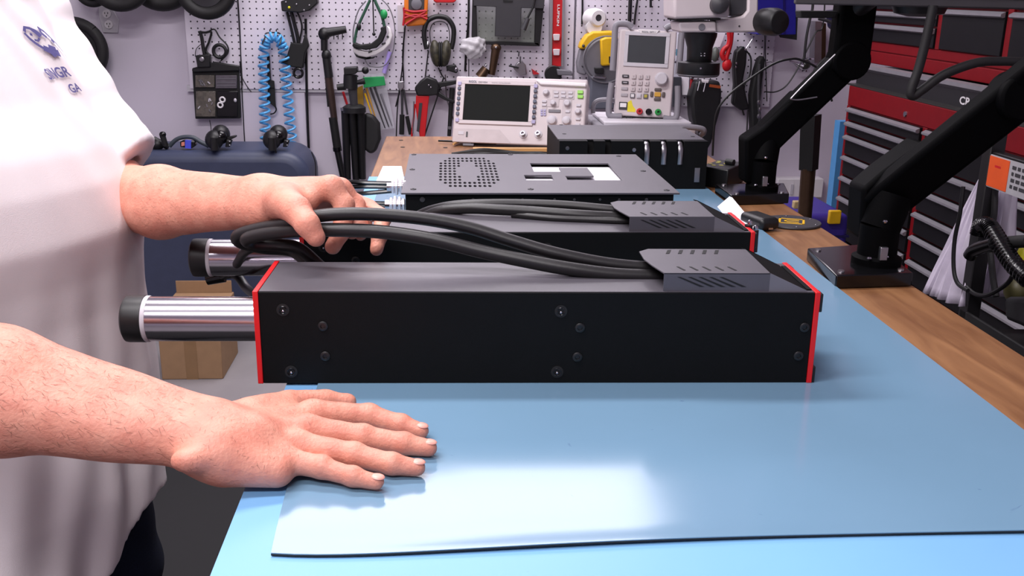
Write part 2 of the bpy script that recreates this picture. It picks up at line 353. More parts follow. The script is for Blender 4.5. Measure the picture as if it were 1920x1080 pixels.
# ---------------------------------------------------------------- the two linear actuator boxes
def socket_screw(mb, mh, c, r=.0052):
    mb.lathe([(r, 0), (r, .0012), (r*.85, .0018), (r*.5, .0018), (r*.42, .0004), (.0001, .0004)], c, (0, -1, 0), 18, caps=False)
X0, X1, Y0, Y1, Z0, Z1 = 0, .5865, 0, .117, .0, .1
def actuator(label, loc, rz):
    t = root('actuator_box', label, 'actuator', loc, (0, 0, rz), 'black linear actuator boxes on the blue mat', local=True)
    # housing: hollow square section, slightly proud front plate
    MB().bb((X0+.0055, Y0, Z0), (X1-.0055, Y1, Z1)).build('housing', panel, t, bevel=.0007)
    MB().bb((X0+.006, Y0+.002, Z1), (X1-.006, Y1-.002, Z1+.0006)).build('top_cover', panel_sheen, t)
    for x, nm in ((X0, 0), (X1-.0055, 1)):
        MB().bb((x, Y0-.0012, Z0-.0), (x+.0055, Y1+.0012, Z1+.0012)).build('end_plate', redp, t, bevel=.0006, label='bright red end plate')
    for z in (.006, Z1-.013):
        for y in (Y0+.004, Y1-.012):
            MB().bb((X1, y-.004, z-.008), (X1+.0035, y+.012, z+.012)).build('corner_bumper', blk, t, bevel=.001)
    sc = lambda px, py: ((px-487)/1040*X1, (716-py)/170*Z1*.985)
    for px, py in ((540, 576), (549, 693), (1047, 578), (1043, 694)):
        x, z = sc(px, py); h = MB().lathe([(.0066, .0), (.0066, .0008), (.0042, .0010), (.0036, .0002), (.0001, .0002)], (x, Y0, z), (0, -1, 0), 20, caps=False).build('threaded_insert', blkm, t)
        MB().torus((x, Y0-.0009, z), (0, 1, 0), .0039, .0006, 20, 6).build('insert_ring', blkg, h)
        MB().ell((x, Y0-.0008, z-.0012), (.0014, .0008, .0014), 10).build('insert_glint', chrome, h)  # chrome bead added for the bright glint in each hole
    for px, py in ((611, 606), (613, 663), (1083, 609), (1080, 665), (1503, 608), (1497, 663)):
        x, z = sc(px, py); mb = MB(); socket_screw(mb, None, (x, Y0, z)); mb.build('socket_screw', blk, t)
    # round steel tube at the left end, with a black cap
    cy, cz, r = .058, .052, .0243
    tb = MB().lathe([(r, 0), (r, -.124)], (0, cy, cz), (1, 0, 0), 56).build('steel_tube', chrome, t)
    MB().lathe([(r+.0004, -.124), (r+.0009, -.1255), (r+.0009, -.128), (r+.0002, -.129)], (0, cy, cz), (1, 0, 0), 56).build('tube_ring', ltgrey, tb)
    MB().lathe([(.0001, -.1515), (r*.86, -.1515), (r+.0006, -.149), (r+.0012, -.146), (r+.0012, -.129), (r*.9, -.1288)], (0, cy, cz), (1, 0, 0), 56).build('tube_cap', blk, t)
    # raised cable cover on the top right
    a, b, e, h = .418, .533, .5735, .0185; y0, y1 = .004, .104; th = .0012
    z = Z1+.0006
    cv = MB()
    cv.prism([(a-.004, y0+.032, z+h), (a+.004, y0, z+h), (b, y0, z+h), (b, y1, z+h), (a+.004, y1, z+h), (a-.008, y1-.012, z+h), (a-.008, y0+.055, z+h)], (0, 0, th))
    cv.prism([(a+.004, y0, z), (a+.004, y0, z+h+th), (b, y0, z+h+th), (b, y0, z)], (0, th, 0))
    cv.prism([(a+.004, y1, z), (a+.004, y1, z+h+th), (b, y1, z+h+th), (b, y1, z)], (0, -th, 0))
    c = cv.build('cable_cover', panel_sheen, t, ang=20)
    MB().prism([(b, y0, z), (b, y0, z+h+th), (e, y0, z+.0008), (e, y0, z)], (0, th, 0)).build('side_flange', M('flange_grey', '#6c6970', .35), c)
    MB().prism([(b, y0+th, z+h+th*.5), (b, y1, z+h+th), (e, y1, z+.001), (e, y0+th, z+.001)], (0, 0, -th)).build('open_end_shade', panel, c)  # dark sheet across the open end, standing for its shaded inside
    MB().prism([(b, y1, z+h+th), (b-.004, y1+.006, z+h+th), (e-.004, y1+.006, z), (e, y1, z)], (0, 0, .001)).build('rear_flange', panel, c)
    for i in range(5):
        x = a+.02+i*.0135
        MB().prism([(x, y1-.022, z+h+th), (x+.004, y1-.022, z+h+th), (x+.009, y1-.006, z+h+th), (x+.005, y1-.006, z+h+th)], (0, 0, .0004)).build('vent_slot', blkm, c, smooth=False)
        MB().prism([(x+.006, y0+.010, z+h+th), (x+.0085, y0+.010, z+h+th), (x-.002+.006, y0+.024, z+h+th), (x-.0045+.006, y0+.024, z+h+th)], (0, 0, .0004)).build('vent_slot', blkm, c, smooth=False)
    for i in range(5):
        x = a+.016+i*.011
        MB().prism([(x+.002, y0-.0003, z+.0155), (x+.0055, y0-.0003, z+.0155), (x+.031, y0-.0003, z+.005), (x+.026, y0-.0003, z+.005)], (0, .0003, 0)).build('side_louvre', blkm, c, smooth=False)
    MB().bb((e+.001, y0+.004, z), (X1-.007, y1-.004, z+.0015)).build('access_plate', panel, t)
    return t
A1 = actuator('nearest black actuator box with red end plates and a steel tube', (-.1975, .988, .9), -.0283)
A2 = copy_tree(A1); A2.location = (-.186, 1.246, .9); A2.rotation_euler[2] = -.011
A2['label'] = 'second black actuator box with red ends, behind the nearest one'
# cables: pairs leaving each cover to the left
def cpath(pts, y): return [onY(a, b, yy) for (a, b), yy in zip(pts, y)]
t = root('actuator_cable', 'pair of thick black cables held in the far hand, from the nearest actuator box', 'cable', (.2, 1.05, 1.0))
up = [(1290, 506), (1235, 504), (1140, 495), (1040, 475), (960, 452), (880, 427), (800, 411), (720, 403), (650, 401), (590, 406), (530, 421), (480, 430), (450, 439), (444, 449), (460, 458), (500, 466), (545, 470), (575, 490), (610, 515)]
yy = [1.055, 1.055, 1.058, 1.065, 1.075, 1.085, 1.09, 1.092, 1.092, 1.095, 1.115, 1.135, 1.15, 1.16, 1.17, 1.185, 1.19, 1.175, 1.17]
cable(cpath(up, yy), .0073, 14).build('cable', rub, t)
lo = [(1290, 521), (1240, 519), (1150, 515), (1060, 503), (980, 488), (900, 471), (820, 451), (750, 439), (690, 433), (620, 431), (560, 432), (510, 437), (475, 443), (462, 450), (478, 457), (520, 459), (560, 466), (600, 500)]
yy = [1.032, 1.032, 1.034, 1.04, 1.05, 1.062, 1.072, 1.08, 1.083, 1.086, 1.10, 1.115, 1.13, 1.14, 1.15, 1.155, 1.155, 1.155]
cable(cpath(lo, yy), .0077, 14).build('cable', rub, t)
t = root('slack_cable', 'black cable loop with dark connectors hanging below the rear steel tube', 'cable', (-.3, 1.3, .9))
cable(cpath([(560, 470), (500, 462), (462, 470), (440, 500), (412, 520), (395, 522)], [1.2, 1.19, 1.2, 1.3, 1.34, 1.34]), .006, 10).build('cable', rub, t)
cable(cpath([(400, 520), (440, 515), (462, 540), (480, 552), (520, 560)], [1.34, 1.33, 1.3, 1.25, 1.2]), .0062, 10).build('cable', rub, t)
MB().tube([onY(388, 524, 1.34), onY(420, 516, 1.34)], [.008, .010], 14).build('connector', blkg, t)
t = root('rear_cable', 'pair of black cables lying across the top of the second actuator box', 'cable', (.1, 1.3, 1.0))
cable(cpath([(1200, 396), (1150, 394), (1060, 386), (980, 383), (900, 383), (850, 386), (815, 393), (790, 402), (760, 420)], [1.32, 1.32, 1.335, 1.345, 1.35, 1.36, 1.375, 1.39, 1.395]), .0072, 12).build('cable', rub, t)
cable(cpath([(1200, 408), (1150, 407), (1080, 403), (1000, 397), (930, 393), (880, 391), (830, 395), (800, 405), (775, 420)], [1.305, 1.305, 1.31, 1.325, 1.335, 1.345, 1.36, 1.375, 1.39]), .0075, 12).build('cable', rub, t)
cable(cpath([(1200, 413), (1165, 414), (1100, 412), (1030, 409), (960, 402)], [1.29, 1.29, 1.3, 1.31, 1.33]), .005, 10).build('cable', rub, t)

# ---------------------------------------------------------------- flat vented enclosure
t = root('flat_enclosure', 'wide flat black enclosure with vent holes and rectangular openings', 'enclosure', (.145, 1.69, .9))
x0, x1, y0, y1 = -.068, .361, 1.502, 1.876
MB().bb((x0+.006, y0+.006, .9), (x1-.008, y0+.009, .997)).build('front_panel', panel, t)
MB().bb((x0+.006, y1-.009, .9), (x1-.008, y1-.006, .997)).build('rear_panel', panel, t)
MB().bb((x0+.006, y0+.009, .9), (x0+.009, y1-.009, .997)).build('side_panel', panel, t)
MB().bb((x1-.011, y0+.009, .9), (x1-.008, y1-.009, .997)).build('side_panel', panel, t)
MB().bb((x0+.009, y0+.009, .9005), (x1-.011, y1-.009, .903)).build('bottom_panel', panel, t)
# lid with real openings and holes, cut by a bmesh grid of cells
def zt(px, py): q = onZ(px, py, 1.0); return q.x, q.y
H = []   # rectangles cut out: (x0,x1,y0,y1)
big = (zt(993, 305)[0], zt(1156, 324)[0], zt(1110, 338)[1], zt(1060, 306)[1])
sm = (zt(984, 332)[0], zt(1036, 332)[0], zt(1000, 338)[1], zt(1000, 328)[1])
inner = (zt(1050, 318)[0], zt(1107, 322)[0], zt(1090, 330)[1], zt(1075, 314.5)[1])
lowy, stx = zt(1020, 322)[1], zt(1063, 335)[0]
lmask = lambda x, y: (big[0] < x < big[1] and big[2] < y < big[3] and not (inner[0] < x < inner[1] and inner[2] < y < inner[3]) and not (x < inner[0] and y < lowy) and not (x < stx and y < inner[2])) or (sm[0] < x < sm[1] and sm[2] < y < sm[3])
gx = sorted(set([x0, x1, big[0], big[1], sm[0], sm[1], inner[0], inner[1], stx])); gy = sorted(set([y0, y1, big[2], big[3], sm[2], sm[3], inner[2], inner[3], lowy]))
# fan grille holes: octagonal rings of round holes
fc = zt(878, 321); holes = []
for i in range(-6, 7):
    for j in range(-5, 6):
        if abs(i) == 6 and abs(j) > 3: continue
        if abs(i) == 5 and abs(j) == 5: continue
        if abs(i) <= 1 and abs(j) < 4: continue
        if abs(j) <= 1 and abs(i) <= 2: continue
        holes.append((fc[0]+i*.0078, fc[1]+j*.0265))
fx0, fx1, fy0, fy1 = fc[0]-.054, fc[0]+.054, fc[1]-.150, fc[1]+.150
gx = sorted(set(gx+[fx0, fx1])); gy = sorted(set(gy+[fy0, fy1]))
lid = MB(); zl = .9975; th = .0025; lidlow = zl
for i in range(len(gx)-1):
    for j in range(len(gy)-1):
        cx, cyy = (gx[i]+gx[i+1])/2, (gy[j]+gy[j+1])/2
        if lmask(cx, cyy) or (fx0 < cx < fx1 and fy0 < cyy < fy1): continue
        for zz in (zl, zl+th): lid.add([(gx[i], gy[j], zz), (gx[i+1], gy[j], zz), (gx[i+1], gy[j+1], zz), (gx[i], gy[j+1], zz)], [(0, 1, 2, 3)])
        for (dx, dy, a, b) in ((-1, 0, (gx[i], gy[j]), (gx[i], gy[j+1])), (1, 0, (gx[i+1], gy[j]), (gx[i+1], gy[j+1])), (0, -1, (gx[i], gy[j]), (gx[i+1], gy[j])), (0, 1, (gx[i], gy[j+1]), (gx[i+1], gy[j+1]))):
            ii, jj = i+dx, j+dy
            open_ = ii < 0 or jj < 0 or ii >= len(gx)-1 or jj >= len(gy)-1
            if not open_: open_ = lmask((gx[ii]+gx[ii+1])/2, (gy[jj]+gy[jj+1])/2)
            if open_: lid.add([(a[0], a[1], zl), (b[0], b[1], zl), (b[0], b[1], zl+th), (a[0], a[1], zl+th)], [(0, 1, 2, 3)])
lid = lid.build('lid', panel_sheen, t, smooth=False)
# grille field: plate with punched holes made by triangle filling
gb = bmesh.new()
def ring(pts, z):
    vs = [gb.verts.new((p[0], p[1], z)) for p in pts]; return [gb.edges.new((vs[k], vs[(k+1) % len(vs)])) for k in range(len(vs))]
eds = ring([(fx0, fy0), (fx1, fy0), (fx1, fy1), (fx0, fy1)], zl+th)
hr = .0027
for hx, hy in holes: eds += ring([(hx+hr*math.cos(k*PI/4), hy+.0088*math.sin(k*PI/4)) for k in range(8)], zl+th)
bmesh.ops.triangle_fill(gb, edges=eds, use_beauty=True)
gb.normal_update()
me = bpy.data.meshes.new('grille'); gb.to_mesh(me); gb.free(); off = ORG[t.name]
for v in me.vertices: v.co = v.co-off
me.materials.append(panel_sheen); g = link(bpy.data.objects.new('vent_grille', me)); g.parent = t; ORG[g.name] = off
sd = g.modifiers.new('s', 'SOLIDIFY'); sd.thickness = .0015; sd.offset = -1
MB().bb((fx0, fy0, .975), (fx1, fy1, .985)).build('fan', blkm, t)
MB().bb((sm[0]-.004, big[2]-.006, .990), (big[1]+.004, big[3]+.004, .9925)).build('window_backing', paper, t, label='white sheet seen through the lid openings')
for px, py in ((776, 290), (957, 290), (1160, 293), (773, 318), (1206, 321), (775, 355), (995, 355), (1250, 357)):
    q = onZ(px, py, 1.0); MB().lathe([(.0048, 0), (.0044, .0012), (.002, .0012), (.002, .0004)], (q.x, q.y, 1.0), n=14).build('lid_screw', dgrey, t)
for px, r in ((792, .004), (887, .0022), (980, .002), (1040, .002), (1077, .002), (1125, .002), (1161, .002), (1212, .0026)):
    q = onY(px, 374, y0+.006); MB().lathe([(r, 0), (r, .0012), (r*.4, .0016)], q, (0, -1, 0), 14).build('side_screw', dgrey, t)
t = root('plug_connector', 'upper chrome connector on the left end of the flat enclosure', 'connector', (-.07, 1.6, .98), group=None)
def conn(t, px, py, Y):
    c = onY(px, py, Y)
    for dx, r0 in ((-.007, .0125), (-.001, .015), (.006, .014), (.012, .011)):
        MB().lathe([(r0*.8, 0), (r0, .001), (r0, .004), (r0*.8, .005)], c+Vector((dx, 0, 0)), (1, 0, 0), 6).build('hex_nut', M('nickel', '#efeaee', .35, .55), t, smooth=False)
    MB().lathe([(.008, -.014), (.008, .016)], c, (1, 0, 0), 16).build('barrel', chrome, t)
conn(t, 742, 350, 1.60)
t2 = root('plug_connector', 'lower chrome connector on the left end of the flat enclosure', 'connector', (-.07, 1.5, .95)); conn(t2, 739, 384, 1.53)
for nm, lab, rows, Y in (('cable_bundle', 'upper bundle of three black cables running left from the flat enclosure', ((344, 343, 341), (351, 350, 352), (358, 362, 366)), 1.60), ('cable_bundle', 'lower bundle of thin black cables behind the fingers', ((382, 381, 379), (387, 386, 386), (392, 391, 392)), 1.53)):
    t = root(nm, lab, 'cable', (-.25, Y, .96))
    for k, (a, b, c) in enumerate(rows):
        cable([onY(735, a, Y), onY(690, b, Y), onY(640, c, Y+.01), onY(570, c+8, Y+.03), onY(500, c+40, Y+.05), onY(480, c+110, Y+.06)], .0037, 8).build('cable', blkg, t)

# ---------------------------------------------------------------- slotted black enclosure
t = root('slotted_enclosure', 'black open-bottomed enclosure with metal tabs in its front slots', 'enclosure', (.39, 2.17, .9))
x0, x1, y0, y1 = .234, .545, 2.045, 2.30
slots = [(1108, 0), (1141, 0), (1214, 1), (1246, 1), (1277, 1)]
xs = [(onY(a-6, 270, y0).x, onY(a+6, 270, y0).x, k) for a, k in slots]
edges = [x0]
for a, b, k in xs: edges += [a, b]
edges.append(x1)
fr = MB(); zt0, zs = 1.0, .968
for i in range(0, len(edges), 2): fr.bb((edges[i], y0, .9), (edges[i+1], y0+.002, zt0)); fr.bb((edges[i], y0, zt0-.002), (edges[i+1], y0+.03, zt0))
for a, b, k in xs: fr.bb((a, y0, .9), (b, y0+.002, zs))
fr.build('front_panel', panel, t, smooth=False)
MB().bb((x0, y0+.03, zt0-.002), (x1, y1, zt0)).build('top_panel', panel_sheen, t)
MB().bb((x0, y0+.002, .9), (x0+.002, y1, zt0-.002)).build('side_panel', panel, t)
MB().bb((x1-.002, y0+.002, .9), (x1, y1, zt0-.002)).build('side_panel', panel, t)
MB().bb((x0+.002, y1-.002, .9), (x1-.002, y1, zt0-.002)).build('rear_panel', panel, t)
MB().bb((x0+.002, y0+.035, .9), (x1-.002, y0+.038, zt0-.002)).build('inner_plate', blkm, t)
for a, b, k in xs:
    mb = MB()
    if k: mb.tube(smooth_path([Vector(((a+b)/2, y0+.022, .996)), Vector(((a+b)/2, y0+.008, .994)), Vector(((a+b)/2, y0-.0015, .982)), Vector(((a+b)/2, y0-.001, .952))], 4), .0052, 8, flat=.25, upv=(0, 1, 0))
    else: mb.bb((a+.001, y0-.0015, .950), (b-.001, y0-.0005, .966))
    mb.build('metal_tab', steel, t)
for px, py in ((1064, 278), (1189, 281)):
    q = onY(px, py, y0); MB().lathe([(.004, 0), (.004, .0006), (.0025, .0008)], q, (0, -1, 0), 14).build('screw', steel, t)
for px, py in ((1052, 234), (1058, 251), (1283, 240), (1299, 256)):
    q = onZ(px, py, 1.0); MB().lathe([(.0045, 0), (.0045, .0005)], (q.x, q.y, 1.0), n=14).build('top_hole', blkm, t)
MB().bb((x1-.025, y0-.0015, .915), (x1-.014, y0-.0002, .945)).build('latch', steel, t)

# ---------------------------------------------------------------- shims and tools lying in front of the oscilloscope
MB().bb((.07, 2.555, .8962), (.30, 2.575, .906)).solo('wood_strip', pinew, 'thin pale wooden strip lying in front of the oscilloscope', 'wood strip', bevel=.001)
t = root('lead_tangle', 'tangle of black test leads on the bench in front of the oscilloscope', 'leads', (.15, 2.45, .896))
for k in range(7):
    a = rnd.uniform(.01, .05); yb = 2.40+k*.018
    cable([(a+.0, yb, .902), (a+.06, yb+rnd.uniform(-.02, .03), .905+k*.001), (a+.14, yb+rnd.uniform(-.02, .02), .903), (a+.2, yb+rnd.uniform(-.03, .01), .907), (a+.25+rnd.uniform(-.02, .02), yb-.01, .902)], .0035, 6).build('lead', rubd, t)
t = root('screwdriver', 'slim tool with a black shaft pointing left on the bench below the oscilloscope', 'tool', (0, 2.55, .896))
MB().tube([onZ(822, 264, .902), onZ(885, 266, .904)], [.0028, .0028], 8).build('shaft', blkg, t)
MB().tube([onZ(885, 266, .904), onZ(930, 268, .906)], [.007, .005], 10).build('handle', blk, t)
MB().tube([onZ(850, 270, .903), onZ(868, 262, .906), onZ(878, 266, .903)], [.003, .004, .003], 8).build('tip_clip', pinew, t)

# ---------------------------------------------------------------- oscilloscope
def face_xz(cx, cy, W=.355, Hh=.177):
    u = (cx-10+(cy-105)*.075)/1790; v = (cy-105-.042*cx)/885
    return u*W, (1-v)*Hh
o0 = onZ(846, 256, .899)
t = root('oscilloscope', 'beige digital oscilloscope with a dark screen, leaning back on the bench', 'oscilloscope', (o0.x, 2.66, .905), (math.radians(-20), 0, math.radians(-13)), local=True)
W, Hh = .352, .180
MB().prism([(0, 0, 0), (0, 0, Hh), (0, .075, Hh), (0, .085, Hh-.01), (0, .085, .035)], (W, 0, 0)).build('case', cream, t, bevel=.005, seg=3)
MB().prism([face_xz(1090, 150)[0:1]+(-.008,)+(face_xz(1090, 150)[1]-.004,), (W-.003, -.008, Hh-.012), (W-.003, -.008, Hh-.022), (face_xz(1150, 235)[0], -.008, face_xz(1150, 235)[1])], (0, .012, 0)).build('top_lip', wht, t, bevel=.003)
p = [face_xz(*q) for q in ((135, 205), (1018, 240), (980, 745), (97, 697))]
sx0, sx1, sz0, sz1 = p[0][0]+.000, p[1][0], p[3][1]+.002, p[0][1]
fb = MB(); y = -.004; m_ = .012
fb.bb((sx0-m_, y, sz1), (sx1+m_, 0, sz1+.012)).bb((sx0-m_, y, sz0-.010), (sx1+m_, 0, sz0)).bb((sx0-m_, y, sz0), (sx0, 0, sz1)).bb((sx1, y, sz0), (sx1+m_, 0, sz1))
fb.build('screen_bezel', cream, t, bevel=.001)
MB().bb((sx0, -.0015, sz0), (sx1, 0, sz1)).build('screen', lcd, t)
for i in range(6):
    for s_ in (0, 1):
        cx, cy = ((50-6*i, 265+i*68) if s_ == 0 else (1108-12*i, 316+i*69)); X, Z = face_xz(cx, cy)
        X = sx0-.0145 if s_ == 0 else sx1+.0145
        MB().bb((X-.0045, -.0075, Z-.0042), (X+.0045, -.003, Z+.0042)).build('soft_key', slate, t, bevel=.0012)
for cx, cy in ((60, 200), (15, 690), (1115, 250), (1075, 725)):
    X, Z = face_xz(cx, cy); X = sx0-.0145 if cx < 500 else sx1+.0145
    MB().bb((X-.005, -.006, Z-.005), (X+.005, -.003, Z+.005)).build('menu_key', lav, t, bevel=.001)
for cx, cy, r in ((1225, 335, .0075), (1318, 478, .007), (1505, 482, .0085), (1645, 592, .0075), (1300, 705, .0115), (1492, 712, .0105)):
    X, Z = face_xz(cx, cy); MB().lathe([(r*1.25, 0), (r*1.2, .002), (r, .003), (r*.92, .012), (r*.7, .0135), (.0001, .0135)], (X, 0, Z), (0, -1, 0), 20, caps=False).build('knob', ltgrey, t)
for cx, cy in ((1360, 335), (1455, 338), (1550, 342), (1360, 385), (1455, 388), (1550, 392), (1200, 450), (1510, 590), (1655, 510), (1645, 690), (1640, 760), (1200, 500), (1520, 235), (1635, 245)):
    X, Z = face_xz(cx, cy); MB().bb((X-.006, -.004, Z-.003), (X+.006, 0, Z+.003)).build('button', ltgrey, t, bevel=.0008)
X, Z = face_xz(1335, 580); MB().bb((X-.016, -.003, Z-.004), (X+.016, 0, Z+.004)).build('button_strip', mgrey, t, bevel=.0008)
for cy in (570, 600, 630):
    for cx in (1165, 1205): 
        X, Z = face_xz(cx, cy); MB().bb((X-.003, -.003, Z-.0025), (X+.003, 0, Z+.0025)).build('lavender_key', lav, t, bevel=.0006)
for cy in (335, 395):
    X, Z = face_xz(1680, cy); MB().bb((X-.0075, -.005, Z-.0045), (X+.0075, 0, Z+.0045)).build('lime_button', lgreen, t, bevel=.001)
for cx, cy, w, h in ((1200, 560, .014, .03), (1315, 470, .032, .022), (1455, 365, .058, .024), (1495, 600, .024, .075)):
    X, Z = face_xz(cx, cy); MB().bb((X-w/2, -.0012, Z-h/2), (X+w/2, 0, Z+h/2)).build('control_field', M('beige_field', '#bfb5b8', .5), t, bevel=.0008)
for cx in (915, 1115):
    X, Z = face_xz(cx, 885)
    c = MB().lathe([(.011, 0), (.011, .002), (.008, .003)], (X, 0, Z), (0, -1, 0), 20).build('channel_input', ltgrey, t)
    MB().lathe([(.0055, 0), (.0055, .014), (.004, .014), (.004, .003), (.0001, .003)], (X, -.003, Z), (0, -1, 0), 16, caps=False).build('input_socket', chrome, c)
a = [face_xz(*q) for q in ((5, 800), (600, 822), (740, 985), (830, 1000), (0, 960))]
MB().prism([(q[0] if k else .004, -.0012, max(q[1], .003)) for k, q in enumerate(a[:3])]+[(a[2][0], -.0012, .003), (.004, -.0012, .003)], (0, .0012, 0)).build('lower_panel', M('beige_panel', '#c2b7b9', .5), t)
X, Z = face_xz(75, 862); mb = MB(); mb.bb((X-.008, -.0025, Z-.0045), (X+.008, -.001, Z+.0045)); mb.build('power_button', ltgrey, t, bevel=.0008)
X, Z = face_xz(150, 880); MB().bb((X-.001, -.003, Z-.007), (X+.003, -.001, Z+.007)).build('usb_port', dgrey, t)
X, Z = face_xz(188, 158); text_on('brand_lettering', 'RIGOL', .0085, (X, -.0044, sz1+.0035), (1, 0, 0), (0, 0, 1), slate, t, True, .022)
X, Z = face_xz(320, 160); text_on('model_lettering', 'DS1054', .006, (X, -.0044, sz1+.0035), (1, 0, 0), (0, 0, 1), mgrey, t, True, .024)
text_on('subtitle_lettering', 'DIGITAL OSCILLOSCOPE', .004, (X+.036, -.0044, sz1+.0035), (1, 0, 0), (0, 0, 1), mgrey, t, False, .05)
for x in (.03, W-.05): MB().bb((x, .002, -.007), (x+.03, .012, .0)).build('foot', mgrey, t, bevel=.002)

# ---------------------------------------------------------------- instrument under the power supply
t = root('bench_instrument', 'grey bench instrument lying flat under the power supply', 'instrument', (.52, 2.7, .896))
MB().bb((.39, 2.56, .902), (.655, 2.82, .962)).build('case', creamd, t, bevel=.006)
MB().bb((.40, 2.552, .908), (.645, 2.562, .955)).build('front_panel', cream, t, bevel=.003)
MB().bb((.42, 2.549, .938), (.50, 2.553, .944)).build('display_slot', blkm, t)
cable([(.383, 2.60, .93), (.383, 2.545, .95), (.392, 2.535, .961), (.44, 2.533, .966), (.52, 2.533, .967), (.61, 2.533, .966), (.655, 2.535, .961), (.664, 2.545, .95), (.664, 2.60, .93)], .0075, 10).build('carry_handle', creamd, t)
for x in (.41, .63):
    for y in (2.58, 2.80): MB().lathe([(.01, .8962), (.01, .903)], (x, y, 0), n=12).build('foot', blk, t)
MB().bb((.41, 2.58, .962), (.64, 2.80, .972)).solo('instrument_plinth', ltgrey, 'pale grey slab between the power supply and the flat instrument', 'slab', bevel=.003)

# ---------------------------------------------------------------- power supply
def psf(cx, cy):
    u = (cx-105+(cy-70)*.043)/612; v = (cy-70-.015*(cx-105))/920
    return u*W2, (1-v)*H2
W2, H2 = .150, .226
t = root('power_supply', 'upright beige power supply with a grey screen, keypad and red, black and green terminals', 'power supply', (onY(1152, 206, 2.66).x, 2.66, .978), (math.radians(-8), math.radians(1.6), math.radians(-8)), local=True)
MB().prism([(0, 0, 0), (0, 0, H2), (0, .085, H2), (0, .085, .014)], (W2, 0, 0)).build('case', cream, t, bevel=.005, seg=3)
for s_ in (0, 1):
    x = -.012 if s_ == 0 else W2+.012
    xi = .02 if s_ == 0 else W2-.02
    cable([(xi+(.012 if s_ == 0 else -.012), .0, H2+.004), (xi, .0, H2+.012), (x+(.008 if s_ == 0 else -.008), 0, H2+.012), (x, .0, H2+.002), (x, 0, H2-.03), (x, 0, H2*.52)], .0085, 10).build('corner_guard', creamd, t)
    cable([(x, 0, H2*.38), (x-(.003 if s_ == 0 else -.003), 0, .05), (x-(.003 if s_ == 0 else -.003), 0, .008), (x+(.006 if s_ == 0 else -.006), 0, -.001), (xi, 0, -.0)], .0085, 10).build('corner_guard', creamd, t)
a = psf(300, 75); b = psf(520, 110)
MB().prism([(a[0], -.004, H2+.001), (b[0]+.002, -.004, H2+.001), (b[0]-.006, -.004, H2-.010), (a[0]+.006, -.004, H2-.010)], (0, .008, 0)).build('name_plate', wht, t, bevel=.001)
text_on('brand_lettering', 'RIGOL DP711', .0055, (a[0]+.010, -.0043, H2-.0075), (1, 0, 0), (0, 0, 1), mgrey, t, True, .036)
a = psf(205, 135); b = psf(590, 425); sc = MB(); m_ = .010
sc.bb((a[0]-m_, -.003, a[1]), (b[0]+m_, 0, a[1]+m_)).bb((a[0]-m_, -.003, b[1]-m_), (b[0]+m_, 0, b[1])).bb((a[0]-m_, -.003, b[1]), (a[0], 0, a[1])).bb((b[0], -.003, b[1]), (b[0]+m_, 0, a[1]))
sc.build('screen_bezel', ltgrey, t, bevel=.001)
MB().bb((a[0], -.001, b[1]), (b[0], 0, a[1])).build('screen', lcd2, t)
for cx, cy in ((178, 566), (175, 633)):
    X, Z = psf(cx, cy); k = MB().bb((X-.009, -.004, Z-.004), (X+.009, 0, Z+.004)).build('dark_key', dgrey, t, bevel=.0015)
    MB().bb((X-.005, -.0045, Z-.001), (X+.005, -.004, Z+.001)).build('key_mark', ltgrey, k)
for cy in (698, 765):
    X, Z = psf(170, cy); MB().bb((X-.009, -.003, Z-.004), (X+.009, 0, Z+.004)).build('grey_key', M('key_grey', '#a9a3a8', .5), t, bevel=.0015)
num = '1234567890'
for r_ in range(3):
    for c_ in range(3):
        X, Z = psf(268+c_*72-r_*4, 568+r_*66); k = MB().bb((X-.006, -.0035, Z-.006), (X+.006, 0, Z+.006)).build('number_key', M('key_pale', '#c4b9bb', .5), t, bevel=.0015)
        text_on('key_lettering', num[r_*3+c_], .007, (X-.002, -.0038, Z-.0025), (1, 0, 0), (0, 0, 1), mgrey, k)
for cx, m2 in ((258, wht), (328, ltgrey), (400, M('key_olive', '#b5a63e', .5))):
    X, Z = psf(cx, 770); k = MB().bb((X-.0065, -.0035, Z-.0065), (X+.0065, 0, Z+.0065)).build('enter_key', mgrey if m2 is not ltgrey else ltgrey, t, bevel=.0015)
    MB().bb((X-.004, -.0045, Z-.004), (X+.004, -.0034, Z+.004)).build('key_cap', m2, k, bevel=.001)
X, Z = psf(563, 583); MB().lathe([(.0178, 0), (.0175, .004), (.0155, .006), (.015, .014), (.013, .016), (.0001, .016)], (X, 0, Z), (0, -1, 0), 28, caps=False).build('rotary_knob', ltgrey, t)
X, Z = psf(528, 748)
for dx, dz, w, h in ((0, .0125, .009, .004), (0, -.0125, .009, .004), (-.0155, 0, .004, .007), (.0155, 0, .004, .007)):
    MB().bb((X+dx-w, -.004, Z+dz-h), (X+dx+w, 0, Z+dz+h)).build('arrow_key', M('key_brown', '#5b5250', .5), t, bevel=.002)
MB().bb((X-.0085, -.005, Z-.006), (X+.0085, 0, Z+.006)).build('ok_key', M('key_amber', '#c99a3a', .5), t, bevel=.0015)
X, Z = psf(160, 880); k = MB().bb((X-.011, -.003, Z-.010), (X+.011, 0, Z+.010)).build('power_switch', dgrey, t, bevel=.001); MB().bb((X-.0085, -.0045, Z-.004), (X+.0085, -.0028, Z+.007)).build('rocker', wht, k, bevel=.001)
X, Z = psf(245, 865); MB().prism([(X-.009, -.0006, Z-.019), (X+.013, -.0006, Z-.019), (X+.013, -.0006, Z-.012), (X+.005, -.0006, Z-.003), (X, -.0006, Z+.012), (X-.009, -.0006, Z+.006)], (0, .0005, 0)).build('warning_sticker', M('sticker_yellow', '#e3d433', .5), t)
